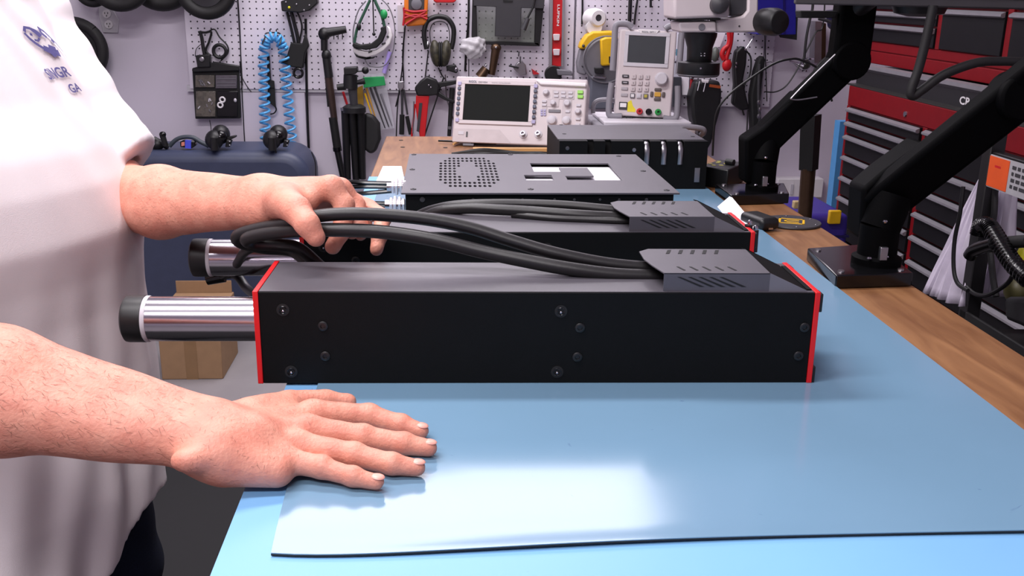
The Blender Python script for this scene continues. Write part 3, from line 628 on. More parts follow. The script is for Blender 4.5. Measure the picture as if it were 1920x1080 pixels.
for cx, m2 in ((338, redl), (437, blkg), (538, M('terminal_green', '#1c8a3c', .4))):
    X, Z = psf(cx, 935); k = MB().lathe([(.0085, 0), (.0085, .006), (.0065, .008), (.0065, .016), (.0035, .016), (.0035, .008)], (X, 0, Z), (0, -1, 0), 14).build('binding_post', m2, t)
for x in (.03, W2-.05): MB().bb((x, .002, -.004), (x+.02, .014, .0)).build('foot', blkm, t)
# ---------------------------------------------------------------- pegboard wall
def Wp(px, py, d=.02): return onY(px, py, PB-d)
def out3(pts, d, th):      # outline standing d in front of the board, th thick
    return MB().prism([Wp(a, b, d) for a, b in pts], (0, th, 0))
zb = Wp(500, 167, 0).z
for i, (a, b, lab) in enumerate(((350, 449, 'left narrow white pegboard panel behind the black hanging pouch'), (451, 878, 'wide white pegboard panel behind the blue coiled hose and ear defenders'), (880, 1075, 'white pegboard panel behind the red spirit level'), (1079, 1433, 'white pegboard panel behind the yellow saw'), (1437, 1452, 'narrow white pegboard strip at the right end of the wall'))):
    xa, xb_ = Wp(a, 80, 0).x, Wp(b, 80, 0).x
    if i in (3, 4): z0 = Wp(1437, 200, 0).z
    else: z0 = zb
    MB().bb((xa, PB, z0), (xb_, PB+.006, 2.3)).build('pegboard_panel', peg, wallb, smooth=False, label=lab)
MB().bb((Wp(350, 170, 0).x, PB+.006, zb-.012), (Wp(1430, 170, 0).x, WY, zb+.012)).solo('pegboard_batten', ltgrey, 'grey batten running along the lower edge of the pegboard', 'batten')
MB().bb((Wp(452, 200, 0).x, PB+.002, .25), (Wp(572, 200, 0).x, WY, zb-.014)).solo('wall_board', wallp, 'white wall board under the pegboard, behind the coiled blue hose', 'board')
t = root('power_outlet', 'white double power outlet on the wall beside the white shirt', 'outlet', Wp(202, 40, 0))
MB().prism([Wp(184, 10, -.02), Wp(207, 10, -.02), Wp(222, 37, -.02), Wp(221, 62, -.02), Wp(193, 61, -.02), Wp(185, 30, -.02)], (0, .01, 0)).build('cover_plate', ltgrey, t, bevel=.002)
for px, py in ((200, 26), (204, 46)):
    c = Wp(px, py, -.017); s_ = MB().lathe([(.016, 0), (.0155, .003)], c, (0, -1, 0), 18).build('socket', wht, t)
    for dx, dz in ((-.006, .003), (.005, .003), (0, -.007)): MB().bb((c.x+dx-.0012, c.y-.004, c.z+dz-.003), (c.x+dx+.0012, c.y-.003, c.z+dz+.003)).build('slot', blkm, s_)
# wheels at the top left
for iw, (px, py, R, w, lab) in enumerate(((172, -22, 32, .04, 'leftmost black wheel at the top edge, next to the shirt'), (222, -42, 56, .05, 'second black wheel from the left, above the power outlet'), (300, -48, 62, .05, 'third black wheel from the left, along the top edge'), (386, -22, 52, .05, 'black wheel with a grey hub, hanging lowest over the pegboard corner'))):
    c = Wp(px, py, .05+.09*(iw % 2)); k = R/1872*4.0; t = root('black_roller', lab, 'wheel', c, group='black wheels hanging high on the wall')
    MB().torus(c, (0, 1, 0), k*.80, k*.22, 40, 12).build('tyre', rubd, t); MB().lathe([(k*.62, -.012), (k*.6, .012), (k*.25, .02), (k*.25, .03), (.001, .03)], c, (0, -1, 0), 28).build('hub', dgrey, t)
    MB().cyl(c+Vector((0, 0, 0)), c+Vector((0, .06, 0)), .008).build('axle', steel, t)
c = Wp(140, 95, .05); t = root('black_roller', 'tall black wheel partly hidden behind the white shirt', 'wheel', c)
MB().torus(c, (0, 1, 0), .105, .022, 44, 12).build('tyre', rubd, t); MB().lathe([(.09, -.01), (.09, .01)], c, (0, -1, 0), 32).build('hub', blkm, t)
# long hanging cords
def cord(pts, r, lab, d=.006, mat=blk, name='hanging_cable', group=None): return cable([Wp(a, b, d) for a, b in pts], r, 6, 5).solo(name, mat, lab, 'cord', group)
cord([(446, -5), (450, 60), (452, 130), (455, 200), (459, 272)], .0022, 'thin black cord hanging from top to case, right of the black pouch')
cord([(573, 35), (574, 90), (575, 165), (577, 230), (579, 278)], .0055, 'thick black cord hanging between the coiled hose and the boom pole')
cord([(450, 118), (452, 140), (462, 160), (471, 172)], .0018, 'short thin cord ending loose beside the black pouch')
cord([(393, 225), (395, 235), (396, 246)], .0015, 'thin cord below the black pouch')
cord([(879, -5), (878, 40), (874, 90), (872, 133)], .0045, 'dark rail cord left of the framed panel')
cord([(1092, -5), (1092, 20), (1091, 46)], .004, 'short black rod hanging left of the white roll')
cord([(1182, -5), (1181, 20), (1180, 42)], .008, 'black strap hanging above the power supply, left one', .02)
cord([(1196, -5), (1192, 20), (1189, 46)], .0045, 'black strap hanging above the power supply, right one', .02)
cord([(1220, -5), (1220, 14)], .005, 'short black tool tip hanging at the top, left of the steel pick', .02)
cord([(1248, -5), (1249, 10), (1246, 18)], .003, 'short steel pick hanging at the top left of the microscope', .02, steel)
cord([(1434, 65), (1436, 130), (1438, 190)], .002, 'thin dark cord at the right edge of the pegboard', .004)
cord([(805, 140), (800, 175), (796, 205), (790, 250)], .003, 'thin dark cord crossing beside the red caulking gun', .03)
# small camera with coiled lead
t = root('head_camera', 'small black camera hanging with its coiled lead above the pouch', 'camera', Wp(390, 125, .03))
out3([(366, 104), (393, 102), (394, 126), (370, 127)], .045, .03).build('camera_body', blk, t, bevel=.003)
MB().lathe([(.009, 0), (.009, .006), (.006, .007)], Wp(379, 111, .046), (0, -1, 0), 18).build('lens', steel, t)
cable([Wp(*p) for p in ((374, 58), (378, 70), (381, 90), (384, 104))], .007, 8).build('strap', blk, t)
cable([Wp(*p) for p in ((374, 60), (385, 61), (396, 60), (392, 78), (386, 95), (396, 105))], .0045, 8).build('strap', blk, t)
MB().torus(Wp(412, 96, .03), (0, 1, 0), .024, .007, 24, 8).build('coil', blk, t)
cable([Wp(*p) for p in ((390, 60), (402, 55), (412, 70), (426, 85), (427, 100), (414, 114))], .003, 6).build('lead', blk, t)
cable([Wp(*p) for p in ((378, 82), (368, 92), (366, 106))], .0015, 6).build('lead', blk, t)
# organiser pouch
t = root('hanging_pouch', 'black hanging organiser pouch with clear pockets of small parts', 'organiser', Wp(406, 225, .02))
out3([(360, 128), (400, 117), (448, 124), (451, 222), (366, 223)], .02, .012).build('pouch_body', blkm, t, bevel=.003)
out3([(359, 130), (370, 126), (402, 116), (448, 123), (450, 133), (361, 136)], .034, .016).build('top_flap', blk, t, bevel=.004)
for (a, b, c_, d_), m_ in (((366, 141, 402, 164), smoke), ((404, 141, 444, 166), M('pocket_grey', '#5a545c', .35, var=.15, scale=90)), ((367, 171, 404, 219), smoke), ((407, 171, 446, 219), blkg)):
    k = out3([(a, b), (c_, b), (c_, d_), (a, d_)], .027, .006).build('pocket', m_, t, bevel=.002)
    if m_ is smoke:
        for q in range(6): 
            c = Wp(rnd.uniform(a+5, c_-5), rnd.uniform(b+5, d_-5), .029); MB().box(c, (.012, .002, .004), Matrix.Rotation(rnd.uniform(0, 3), 3, 'Y')).build('small_part', rnd.choice([steel, mgrey, ltgrey]), k)
for y in (147, 154, 160): out3([(406, y), (442, y), (442, y+1.2), (406, y+1.2)], .0285, .001).build('pocket_rib', mgrey, t)
for px, py in ((417, 187), (413, 197)): MB().torus(Wp(px, py, .032), (0, 1, 0), .0095, .0035, 20, 8).build('white_ring', wht, t)
MB().ell(Wp(441, 188, .03), (.006, .004, .008), 10).build('bead', ltgrey, t)
# coiled blue hose with its hook
t = root('coiled_air_hose', 'bright blue coiled air hose hanging in two long drops from a black hook', 'hose', Wp(518, 272, .03))
def coil(path, R, r, pitch, d0=.04):
    P_ = smooth_path([Wp(a, b, d0) for a, b in path], 8); L_ = [0]
    for i in range(1, len(P_)): L_.append(L_[-1]+(P_[i]-P_[i-1]).length)
    tot = L_[-1]; n = int(tot/pitch*12); out = []; j = 0
    for q in range(n+1):
        s_ = tot*q/n
        while j < len(L_)-2 and L_[j+1] < s_: j += 1
        u = (s_-L_[j])/max(1e-9, L_[j+1]-L_[j]); p = P_[j].lerp(P_[j+1], min(1, u)); tg = (P_[j+1]-P_[j]).normalized()
        nx = Vector((0, 1, 0)); ny = tg.cross(nx).normalized(); a = 2*PI*q/12
        out.append(p+nx*math.cos(a)*R+ny*math.sin(a)*R)
    return MB().tube(out, r, 6)
coil([(505, 70), (497, 85), (494, 110), (495, 150), (496, 200), (497, 240), (498, 270)], .0185, .0048, .031).build('hose_drop', airblue, t)
coil([(520, 72), (530, 88), (534, 120), (537, 160), (541, 200), (544, 235), (548, 270)], .0185, .0048, .034, .04).build('hose_drop', airblue, t)
coil([(494, 92), (502, 74), (512, 68), (524, 74), (532, 92)], .015, .0048, .014, .055).build('hose_bend', airblue, t)
t = root('pegboard_hook', 'black double wire hook holding the coiled blue hose', 'hook', Wp(512, 80, .02))
cable([Wp(492, 82, .09), Wp(497, 70, .07), Wp(500, 62, .03), Wp(523, 62, .03), Wp(527, 72, .07), Wp(524, 84, .09)], .003, 6, 4).build('hook_wire', blk, t)
for px in (506, 518): MB().cyl(Wp(px, 55, .02), Wp(px, 64, .02), .0022, n=8).build('hook_tab', blk, t)
# hooked knife between the drops
t = root('hooked_tool', 'slim black tool with a hooked end hanging between the hose drops', 'tool', Wp(512, 215, .03))
out3([(500, 100), (505, 100), (508, 150), (514, 152), (515, 166), (503, 165), (501, 140)], .03, .008).build('handle', blkm, t, bevel=.002)
out3([(502, 165), (515, 166), (516, 190), (517, 203), (509, 196), (500, 189)], .028, .010).build('grip', blkm, t, bevel=.002)
cable([Wp(*p) for p in ((514, 195), (518, 205), (514, 212), (507, 214))], .003, 6).build('hook_end', blk, t)
# black device with straps
t = root('strapped_holster', 'black device hanging on twin straps with a wedge pouch and a ring', 'holster', Wp(560, 150, .04))
out3([(526, 2), (560, -8), (594, -8), (596, 6), (580, 20), (562, 24), (528, 21)], .06, .05).build('device_body', blk, t, bevel=.004)
MB().ell(Wp(542, 14, .062), (.005, .003, .005), 10).build('yellow_dot', M('dot_yellow', '#d8d020', .5), t)
for px, py in ((536, 4), (556, 8), (570, 19), (580, 10)): MB().ell(Wp(px, py, .062), (.004, .003, .004), 8).build('rivet', steel, t)
cable([Wp(*p) for p in ((538, 22), (545, 50), (552, 80), (554, 92))], .0055, 8).build('strap', blk, t)
cable([Wp(*p) for p in ((546, 22), (552, 45), (558, 70), (560, 92))], .007, 8).build('strap', blk, t)
cable([Wp(*p) for p in ((557, 22), (563, 36), (566, 52), (562, 75), (560, 92))], .0035, 8).build('strap', blk, t)
out3([(545, 80), (566, 82), (572, 62), (579, 86), (572, 100), (568, 128), (548, 126), (526, 116), (538, 104)], .045, .03).build('wedge_pouch', blkm, t, bevel=.004)
MB().torus(Wp(559, 137, .04), (0, 1, 0), .017, .0055, 24, 8).build('ring', blkg, t)
# boom pole
t = root('boom_pole', 'tall black and bronze collapsible pole with an angled head, hung on the wall', 'pole', Wp(645, 345, .03))
def seg(nm, a, b, ra, rb, m_, n=14, d=.04): return MB().tube([Wp(*a, d), Wp(*b, d)], [ra, rb], n).build(nm, m_, t)
seg('angled_head', (608, 62), (649, 55), .019, .014, blk); MB().ell(Wp(608, 64, .04), (.024, .024, .026), 16).build('joint_ball', blk, t)
seg('neck', (608, 66), (608, 95), .014, .013, blk); MB().ell(Wp(612, 104, .04), (.019, .019, .024), 16).build('knuckle', blk, t)
seg('upper_grip', (612, 108), (617, 145), .016, .017, blk); seg('bronze_section', (616, 145), (627, 225), .016, .013, M('bronze_tube', '#4f3f3a', .35, .6)); seg('side_rail', (611, 145), (616, 200), .005, .005, blkm)
seg('lower_grip', (624, 220), (633, 280), .0165, .0165, blkm); seg('foot_tube', (632, 280), (646, 345), .0125, .0125, blk); seg('collar', (632, 276), (633, 283), .018, .018, blkg)
for px in (626, 634, 642): MB().cyl(Wp(px, 62, .04), Wp(px, 74, .04), .002, n=6).build('mount_pin', blk, t)
# white video goggles
t = root('video_goggles', 'white video goggles hanging by green and black straps', 'goggles', Wp(700, 110, .03))
def band(nm, pts, wd, m_, d=.05, th=.03):
    up_ = [p[:2] for p in pts]; lo_ = [p[2:] for p in reversed(pts)]
    return MB().prism([Wp(a, b, d) for a, b in up_+lo_], (0, th, 0)).build(nm, m_, t, bevel=.003)
out3([(661, 88), (668, 91), (685, 96), (704, 94), (716, 87), (724, 76), (728, 62), (725, 48), (731, 52), (736, 66), (732, 82), (720, 95), (704, 104), (687, 108), (672, 105), (662, 98)], .06, .045).build('visor_shell', wht, t, bevel=.006, seg=3)
out3([(662, 80), (676, 84), (695, 82), (708, 72), (714, 58), (713, 52), (723, 48), (724, 62), (717, 79), (706, 90), (686, 94), (668, 91), (660, 87)], .075, .04).build('foam_pad', blkm, t, bevel=.004)
out3([(661, 95), (672, 105), (690, 109), (705, 106), (700, 110), (684, 112), (668, 107)], .055, .04).build('lower_trim', blk, t, bevel=.003)
for px, py in ((694, 98), (719, 83)): out3([(px-4, py-1), (px+4, py-4), (px+4, py-1), (px-3, py+2)], .062, .003).build('vent', dgrey, t)
MB().lathe([(.005, 0), (.005, .002)], Wp(727, 69, .06), (0, -1, 0), 12).build('button', dgrey, t)
for pts, m_, r in ((((664, 84), (668, 60), (672, 48), (680, 30), (694, 0)), M('strap_green', '#29523f', .7), .0055), (((662, 80), (663, 52), (672, 20), (686, 2)), mgrey, .0025), (((721, 50), (716, 30), (706, 8), (700, -6)), M('strap_green', '#29523f'), .006), (((712, -4), (730, 15), (740, 50), (738, 90), (728, 115), (716, 125), (694, 124), (684, 112)), mgrey, .0022), (((699, 0), (700, 30), (701, 62)), blk, .0025)):
    cable([Wp(a, b, .05) for a, b in pts], r, 8).build('strap', m_, t)
MB().ell(Wp(720, 27, .055), (.014, .012, .019), 12).build('green_toggle', green, t); MB().ell(Wp(673, 50, .055), (.009, .009, .015), 12).build('slider', blk, t); MB().ell(Wp(701, 64, .05), (.007, .007, .007), 10).build('plug', blk, t)
MB().tube([Wp(731, 97, .03), Wp(720, 137, .03)], [.0085, .0085], 12).solo('marker_tube', violet, 'pale violet tube hanging below the white goggles', 'tube')
# tripod
t = root('tripod', 'folded black tripod with ball head leaning against the wall', 'tripod', Wp(672, 345, .1))
def sg(nm, a, b, ra, rb, m_, d=.12, d2=None): return MB().tube([Wp(*a, d), Wp(*b, d if d2 is None else d2)], [ra, rb], 16).build(nm, m_, t)
out3([(644, 127), (669, 126), (670, 134), (667, 139), (645, 141)], .15, .06).build('camera_plate', blk, t, bevel=.003)
sg('ball_head', (657, 140), (657, 166), .026, .028, blk); sg('pan_knob', (668, 134), (684, 133), .003, .003, blk); MB().ell(Wp(685, 132, .12), (.014, .01, .014), 12).build('pan_knob', blk, t)
sg('lock_knob', (632, 164), (648, 162), .012, .013, blk); sg('lock_knob', (668, 155), (684, 152), .008, .012, blk)
sg('centre_column', (661, 166), (664, 200), .018, .014, dgrey); MB().lathe([(.03, 0), (.045, -.01), (.045, -.03)], Wp(664, 196, .12), (0, 0, 1), 18).build('shoulder', blk, t)
for a, b in (((647, 203), (652, 342)), ((660, 201), (668, 342)), ((676, 203), (680, 335))):
    l = sg('leg', a, b, .0165, .0135, blk, .12, .08); 
    MB().tube([Wp(a[0], a[1]-1, .12), Wp(a[0]+.3, a[1]+4, .12)], [.0185, .0185], 16).build('leg_collar', steel, l)
out3([(683, 212), (700, 216), (712, 232), (714, 262), (705, 285), (694, 290), (682, 280)], .10, .04).build('carry_bag', M('black_cloth', '#121214', .6), t, bevel=.012, seg=3)
# blade / brush pack
t = root('brush_pack', 'clear pack of slim brushes with a green header, leaning right of the tripod', 'brush set', Wp(710, 260, .03))
out3([(680, 145), (720, 143), (723, 160), (682, 165)], .05, .006).build('green_header', green, t, bevel=.002)
out3([(682, 140), (718, 138), (721, 144), (683, 147)], .048, .004).build('clear_top', clearp, t)
out3([(684, 162), (724, 158), (740, 240), (713, 244)], .030, .003).build('clear_sleeve', clearp, t)
for i, (a, b, m_) in enumerate((((687, 165), (706, 228), M('brush_amber', '#b98a3a', .5)), ((694, 164), (722, 240), dgrey), ((702, 163), (729, 238), dgrey), ((714, 176), (735, 236), mgrey), ((684, 175), (697, 215), yellow))):
    MB().tube([Wp(*a, .040), Wp(*b, .040)], [.0045, .0022], 8).build('brush', m_, t)
MB().tube([Wp(643, 172, .05), Wp(653, 203, .05)], [.005, .005], 8).solo('red_pencil', redl, 'short red rod behind the tripod, left side', 'rod')
MB().prism([Wp(669, 165, .03), Wp(680, 160, .03), Wp(682, 200, .03), Wp(672, 205, .03)], (0, .01, 0)).solo('yellow_sleeve', M('amber_card', '#a8842a', .6), 'amber yellow strip between the tripod and the brush pack', 'strip')
# multimeter
t = root('multimeter', 'yellow multimeter wrapped in red test leads, at the top of the wall', 'multimeter', Wp(780, 50, .03))
out3([(758, -12), (803, -12), (801, 40), (796, 47), (763, 50), (757, 42)], .06, .045).build('yellow_holster', orange, t, bevel=.006, seg=3)
out3([(766, -12), (796, -12), (795, 20), (766, 22)], .064, .006).build('face', dgrey, t, bevel=.002)
MB().lathe([(.021, 0), (.020, .006), (.014, .008)], Wp(781, 8, .064), (0, -1, 0), 20).build('dial', mgrey, t)
for pts in (((757, 18), (775, 22), (800, 20)), ((757, 26), (778, 32), (801, 28)), ((758, 34), (780, 28), (801, 36)), ((760, 46), (775, 36), (798, 22)), ((756, 48), (758, 30), (757, 14))):
    cable([Wp(a, b, .072) for a, b in pts], .0045, 8).build('test_lead', redl, t)
out3([(745, 10), (757, 10), (757, 60), (746, 60)], .01, .008).solo('wall_plate', ltgrey, 'pale plate on the pegboard behind the multimeter', 'plate')
# pliers on cord under multimeter
t = root('long_pliers', 'pair of dark long nosed pliers hanging on a black cord under the multimeter', 'pliers', Wp(755, 255, .03))
cable([Wp(*p) for p in ((760, 48), (757, 80), (755, 120), (751, 152))], .003, 6).build('cord', blk, t)
cable([Wp(*p) for p in ((759, 52), (755, 100), (756, 130), (757, 156))], .003, 6).build('cord', blk, t)
out3([(746, 153), (757, 152), (758, 164), (750, 172), (746, 164)], .035, .012).build('pivot', steel, t, bevel=.003)
for pts, r, m_ in ((((749, 165), (745, 205), (743, 258)), .0025, blk), (((754, 168), (754, 215)), .005, dgrey), (((754, 215), (753, 252)), .010, blkm), (((757, 168), (764, 215)), .004, dgrey), (((763, 218), (770, 252)), .008, blkm), (((750, 168), (742, 200)), .003, blk)):
    cable([Wp(*p) for p in pts], r, 8).build('handle', m_, t)
# ear defenders
t = root('ear_defenders', 'camouflage ear defenders with a black headband on the pegboard', 'ear defenders', Wp(824, 130, .04))
cable([Wp(*p, .05) for p in ((800, 92), (795, 65), (800, 42), (812, 33), (826, 31), (840, 36), (850, 52), (850, 74), (846, 92))], .010, 10).build('headband', blk, t)
cable([Wp(*p, .03) for p in ((808, 82), (806, 60), (812, 44), (826, 40), (838, 46), (843, 64), (842, 82))], .002, 6).build('wire', dgrey, t)
for cx, s_ in ((817, -1), (835, 1)):
    MB().ell(Wp(cx, 100, .055), (.022, .03, .052), 18, Matrix.Rotation(s_*.12, 3, 'Y')).build('ear_cup', camo, t)
    MB().ell(Wp(826+s_*2, 102, .055), (.009, .028, .05), 14).build('cushion', blkm, t)
MB().ell(Wp(802, 84, .05), (.008, .01, .016), 10).build('band_slider', steel, t)
cable([Wp(*p, .05) for p in ((822, 127), (828, 140), (834, 148))], .003, 6).build('lead', blk, t)
MB().cyl(Wp(822, 24, 0), Wp(822, 32, .06), .002, n=6).build('hook', blk, t)
cord([(803, 96), (800, 120), (797, 145)], .0025, 'thin dark wire dropping left of the ear defenders')
MB().prism([Wp(a, b, .05) for a, b in ((812, -8), (856, -8), (855, 2), (850, 5), (818, 5), (813, 2))], (0, .04, 0)).solo('red_tool_case', redpl, 'red moulded case whose lower edge shows at the top, right of the multimeter', 'case', bevel=.003)
# caulking gun
t = root('caulking_gun', 'red caulking gun with a black head hanging by the oscilloscope', 'caulking gun', Wp(790, 258, .05))
out3([(777, 165), (788, 152), (800, 143), (818, 150), (824, 160), (822, 178), (806, 180), (782, 180)], .07, .04).build('black_head', blk, t, bevel=.006)
out3([(780, 179), (805, 180), (803, 196), (797, 258), (787, 258), (779, 200)], .065, .012).build('red_cradle', redpl, t, bevel=.003)
out3([(786, 193), (792, 193), (786, 248), (781, 246)], .068, .004).build('dark_slot', dgrey, t)
MB().tube([Wp(778, 195, .065), Wp(772, 256, .065)], [.004, .004], 8).build('red_rail', redpl, t); MB().tube([Wp(776, 190, .07), Wp(774, 250, .07)], [.0025, .0025], 8).build('steel_edge', steel, t)
out3([(818, 155), (858, 150), (859, 157), (822, 165)], .06, .02).build('black_arm', blk, t, bevel=.003)
out3([(820, 170), (840, 184), (856, 190), (852, 194), (834, 188), (816, 178)], .055, .02).build('trigger', blk, t, bevel=.003)
for px, py in ((804, 160), (808, 164)): MB().ell(Wp(px, py, .072), (.004, .003, .004), 8).build('rivet', chrome, t)
MB().tube([Wp(832, 145, .05), Wp(796, 255, .05)], [.003, .003], 8).build('dark_rod', blk, t)
t = root('cable_clamp', 'black clamp tool with steel jaws behind the left edge of the oscilloscope', 'clamp', Wp(848, 250, .04))
out3([(836, 124), (854, 121), (860, 132), (856, 138), (838, 132)], .05, .03).build('jaw', blk, t, bevel=.004)
MB().ell(Wp(855, 130, .06), (.007, .006, .009), 10).build('steel_pivot', chrome, t)
cable([Wp(*p, .04) for p in ((835, 140), (837, 180), (842, 200), (852, 228))], .0028, 6).build('steel_arm', steel, t)
MB().tube([Wp(848, 165, .04), Wp(842, 255, .04)], [.011, .008], 10).build('black_handle', blkm, t)
out3([(840, 237), (846, 237), (845, 243), (840, 242)], .055, .004).build('steel_band', steel, t)
# framed panel
t = root('framed_display', 'black framed clear panel with a dark grey bracket plate, at the top centre', 'frame', Wp(950, 85, .02))
for pts in (((886, -10), (893, -10), (895, 82), (884, 80)), ((884, 76), (1010, 80), (1012, 87), (898, 83)), ((1005, -10), (1022, -10), (1012, 87), (1002, 83))):
    out3(pts, .05, .03).build('frame_rail', blk, t, bevel=.002)
out3([(893, 5), (1006, 10), (1004, 80), (894, 76)], .03, .004).build('clear_pane', M('tinted_pane', '#8c9488', .12, alpha=.45), t)
out3([(888, -10), (1022, -10), (1020, 16), (978, 15), (976, 69), (928, 68), (930, 13), (888, 11)], .07, .02).build('bracket_plate', dgrey, t, bevel=.002)
out3([(943, 0), (962, 1), (961, 4), (944, 4)], .072, .003).build('slot', blkm, t)
cable([Wp(*p, .09) for p in ((1004, -6), (1000, 12), (990, 32), (984, 45))], .004, 8).build('plug_lead', blk, t)
MB().tube([Wp(990, 34, .09), Wp(981, 56, .09)], [.009, .012], 10).build('plug', dgrey, t)
# plastic bag, crumpled
t = MB(); bm = bmesh.new(); bmesh.ops.create_icosphere(bm, subdivisions=4, radius=1)
vs = []; c = Wp(888, 90, .05)
for v in bm.verts:
    p = v.co; k = 1+.16*math.sin(p.x*4+p.z*3)*math.cos(p.y*3+p.z*5)+.06*math.sin(p.x*9-p.z*7+p.y*5)
    vs.append(c+Vector((p.x*.05*k, p.y*.028*k, p.z*.042*k)))
fs = [tuple(v.index for v in f.verts) for f in bm.faces]; bm.free()
MB().add(vs, fs).solo('plastic_bag', M('crinkled_plastic', '#cfccd0', .22, var=.15, scale=50, alpha=.7), 'crumpled translucent plastic bag hanging left of the bronze wrench', 'bag')
t = root('bronze_wrench', 'bronze wrench with two bolts showing behind the oscilloscope', 'handle', Wp(918, 135, .04))
MB().tube([Wp(930, 92, .05), Wp(922, 140, .05)], [.018, .013], 16).build('grip', bronze, t); MB().ell(Wp(930, 90, .05), (.021, .018, .018), 16).build('end_knob', bronze, t)
MB().tube([Wp(912, 128, .05), Wp(900, 145, .05)], [.018, .022], 16).build('elbow', bronze, t)
for px, py in ((930, 89), (911, 123)): MB().ell(Wp(px, py, .071), (.005, .005, .005), 10).build('bolt', chrome, t)
t = root('small_vise', 'small grey metal vise hanging behind the oscilloscope', 'vise', Wp(975, 135, .04))
out3([(955, 122), (973, 126), (972, 129), (954, 125)], .06, .015).build('bar', blk, t, bevel=.001)
out3([(970, 118), (978, 113), (986, 122), (988, 140), (976, 142), (962, 128)], .045, .025).build('jaw', steel, t, bevel=.003)
MB().tube([Wp(976, 106, .05), Wp(975, 118, .05)], [.0025, .0025], 8).build('screw', dgrey, t); MB().tube([Wp(973, 97, .0), Wp(972, 105, .03)], [.002, .002], 6).build('hook', dgrey, t)
MB().prism([Wp(998, 130, .05), Wp(1012, 139, .05), Wp(1000, 140, .05)], (0, .05, 0)).solo('red_wedge', redl, 'small dark red wedge tip above the oscilloscope', 'wedge')
# spirit level
t = root('spirit_level', 'red and silver spirit level hanging upright on the pegboard', 'spirit level', Wp(1043, 125, .02))
out3([(1036, -12), (1056, -12), (1053, 124), (1034, 124)], .035, .02).build('red_web', redpl, t)
out3([(1031, -12), (1037, -12), (1035, 125), (1030, 125)], .045, .035).build('edge_rail', alu, t, bevel=.001)
out3([(1055, -12), (1060, -12), (1057, 125), (1052, 125)], .045, .035).build('edge_rail', alu, t, bevel=.001)
for y in (70, 98):
    k = MB().lathe([(.017, 0), (.017, .004), (.014, .005)], Wp(1043.5, y, .036), (0, -1, 0), 20).build('vial_window', redpl, t)
    out3([(1037, y-6), (1050, y-6), (1049, y+6), (1038, y+6)], .044, .004).build('vial', M('vial_clear', '#d9cfd4', .2), k, bevel=.002)
q = Wp(1045.5, 8, .036); text_on('maker_lettering', 'LUFKIN', .0125, q, (-.012, 0, -1), (1, 0, 0), wht, t, True, .082)
MB().torus(Wp(1043, -20, .03), (0, 1, 0), .012, .002, 16, 6).build('hanging_ring', steel, t)
t = root('tape_dispenser', 'black round reel with a grey clip behind the oscilloscope, below the level', 'reel', Wp(1040, 140, .05))
MB().lathe([(.034, -.012), (.034, .012)], Wp(1037, 139, .06), (0, -1, 0), 28).build('reel', blk, t, bevel=.003)
out3([(1044, 130), (1072, 133), (1074, 142), (1046, 141)], .09, .04).build('clip', mgrey, t, bevel=.003)
# paper roll
t = root('white_roll', 'white plastic roll seen end on above the yellow saw', 'roll', Wp(1118, 60, .05))
MB().lathe([(.038, -.04), (.038, .0), (.034, .03), (.028, .036), (.013, .036), (.012, 0)], Wp(1116, 34, .06), (.25, -1, .05), 32).build('outer_ring', wht, t)
MB().lathe([(.0125, .034), (.0125, .0), (.001, .0)], Wp(1116, 34, .06), (.25, -1, .05), 20).build('dark_core', dgrey, t)
MB().lathe([(.030, -.04), (.03, .04)], Wp(1112, 50, .05), (0, -1, 0), 24).build('rear_flange', wht, t)
# yellow saw
t = root('circular_saw', 'yellow and grey circular saw hanging behind the power supply', 'power tool', Wp(1130, 150, .05))
out3([(1086, 92), (1090, 80), (1100, 66), (1112, 59), (1150, 58), (1160, 70), (1160, 90), (1118, 92)], .11, .07).build('motor_housing', yellow, t, bevel=.008, seg=3)
out3([(1088, 92), (1106, 93), (1106, 120), (1098, 142), (1084, 138), (1082, 118)], .09, .05).build('front_grip', creamd, t, bevel=.006)
MB().lathe([(.088, -.01), (.088, .012), (.08, .02), (.03, .022)], Wp(1136, 112, .10), (0, -1, 0), 40).build('blade_guard', mgrey, t)
MB().torus(Wp(1136, 112, .125), (0, 1, 0), .088, .004, 40, 8).build('guard_rim', mgrey, t)
out3([(1126, 74), (1136, 70), (1152, 70), (1154, 122), (1128, 124)], .15, .03).build('yellow_body', yellow, t, bevel=.006)
out3([(1142, 106), (1154, 106), (1154, 118), (1142, 118)], .155, .01).build('dark_label', blk, t)
out3([(1115, 127), (1132, 128), (1132, 138), (1116, 137)], .14, .02).build('black_switch', blk, t, bevel=.002)
MB().tube([Wp(1112, 144, .13), Wp(1135, 146, .13)], [.005, .006], 10).build('steel_lever', chrome, t)
cable([Wp(*p, .11) for p in ((1106, 95), (1102, 115), (1106, 140), (1122, 160), (1140, 166), (1158, 160))], .006, 8).build('guard_tube', steel, t)
for px, py in ((1094, 86), (1093, 124), (1142, 70)): MB().ell(Wp(px, py, .115), (.006, .006, .006), 10).build('bolt', dgrey, t)
MB().prism([Wp(1108, 142, .12), Wp(1150, 142, .12), Wp(1152, 205, .12), Wp(1106, 205, .12)], (0, .08, 0)).solo('grey_case', M('slate_case', '#60636f', .5), 'slate grey case on the wall under the yellow saw', 'case', bevel=.006)
cable([onY(*p, 2.70) for p in ((1112, 212), (1113, 198), (1118, 190), (1130, 187), (1150, 188), (1156, 196), (1157, 212))], .006, 8).solo('grey_handle_loop', creamd, 'looped grey handle rising between the two beige instruments', 'handle')
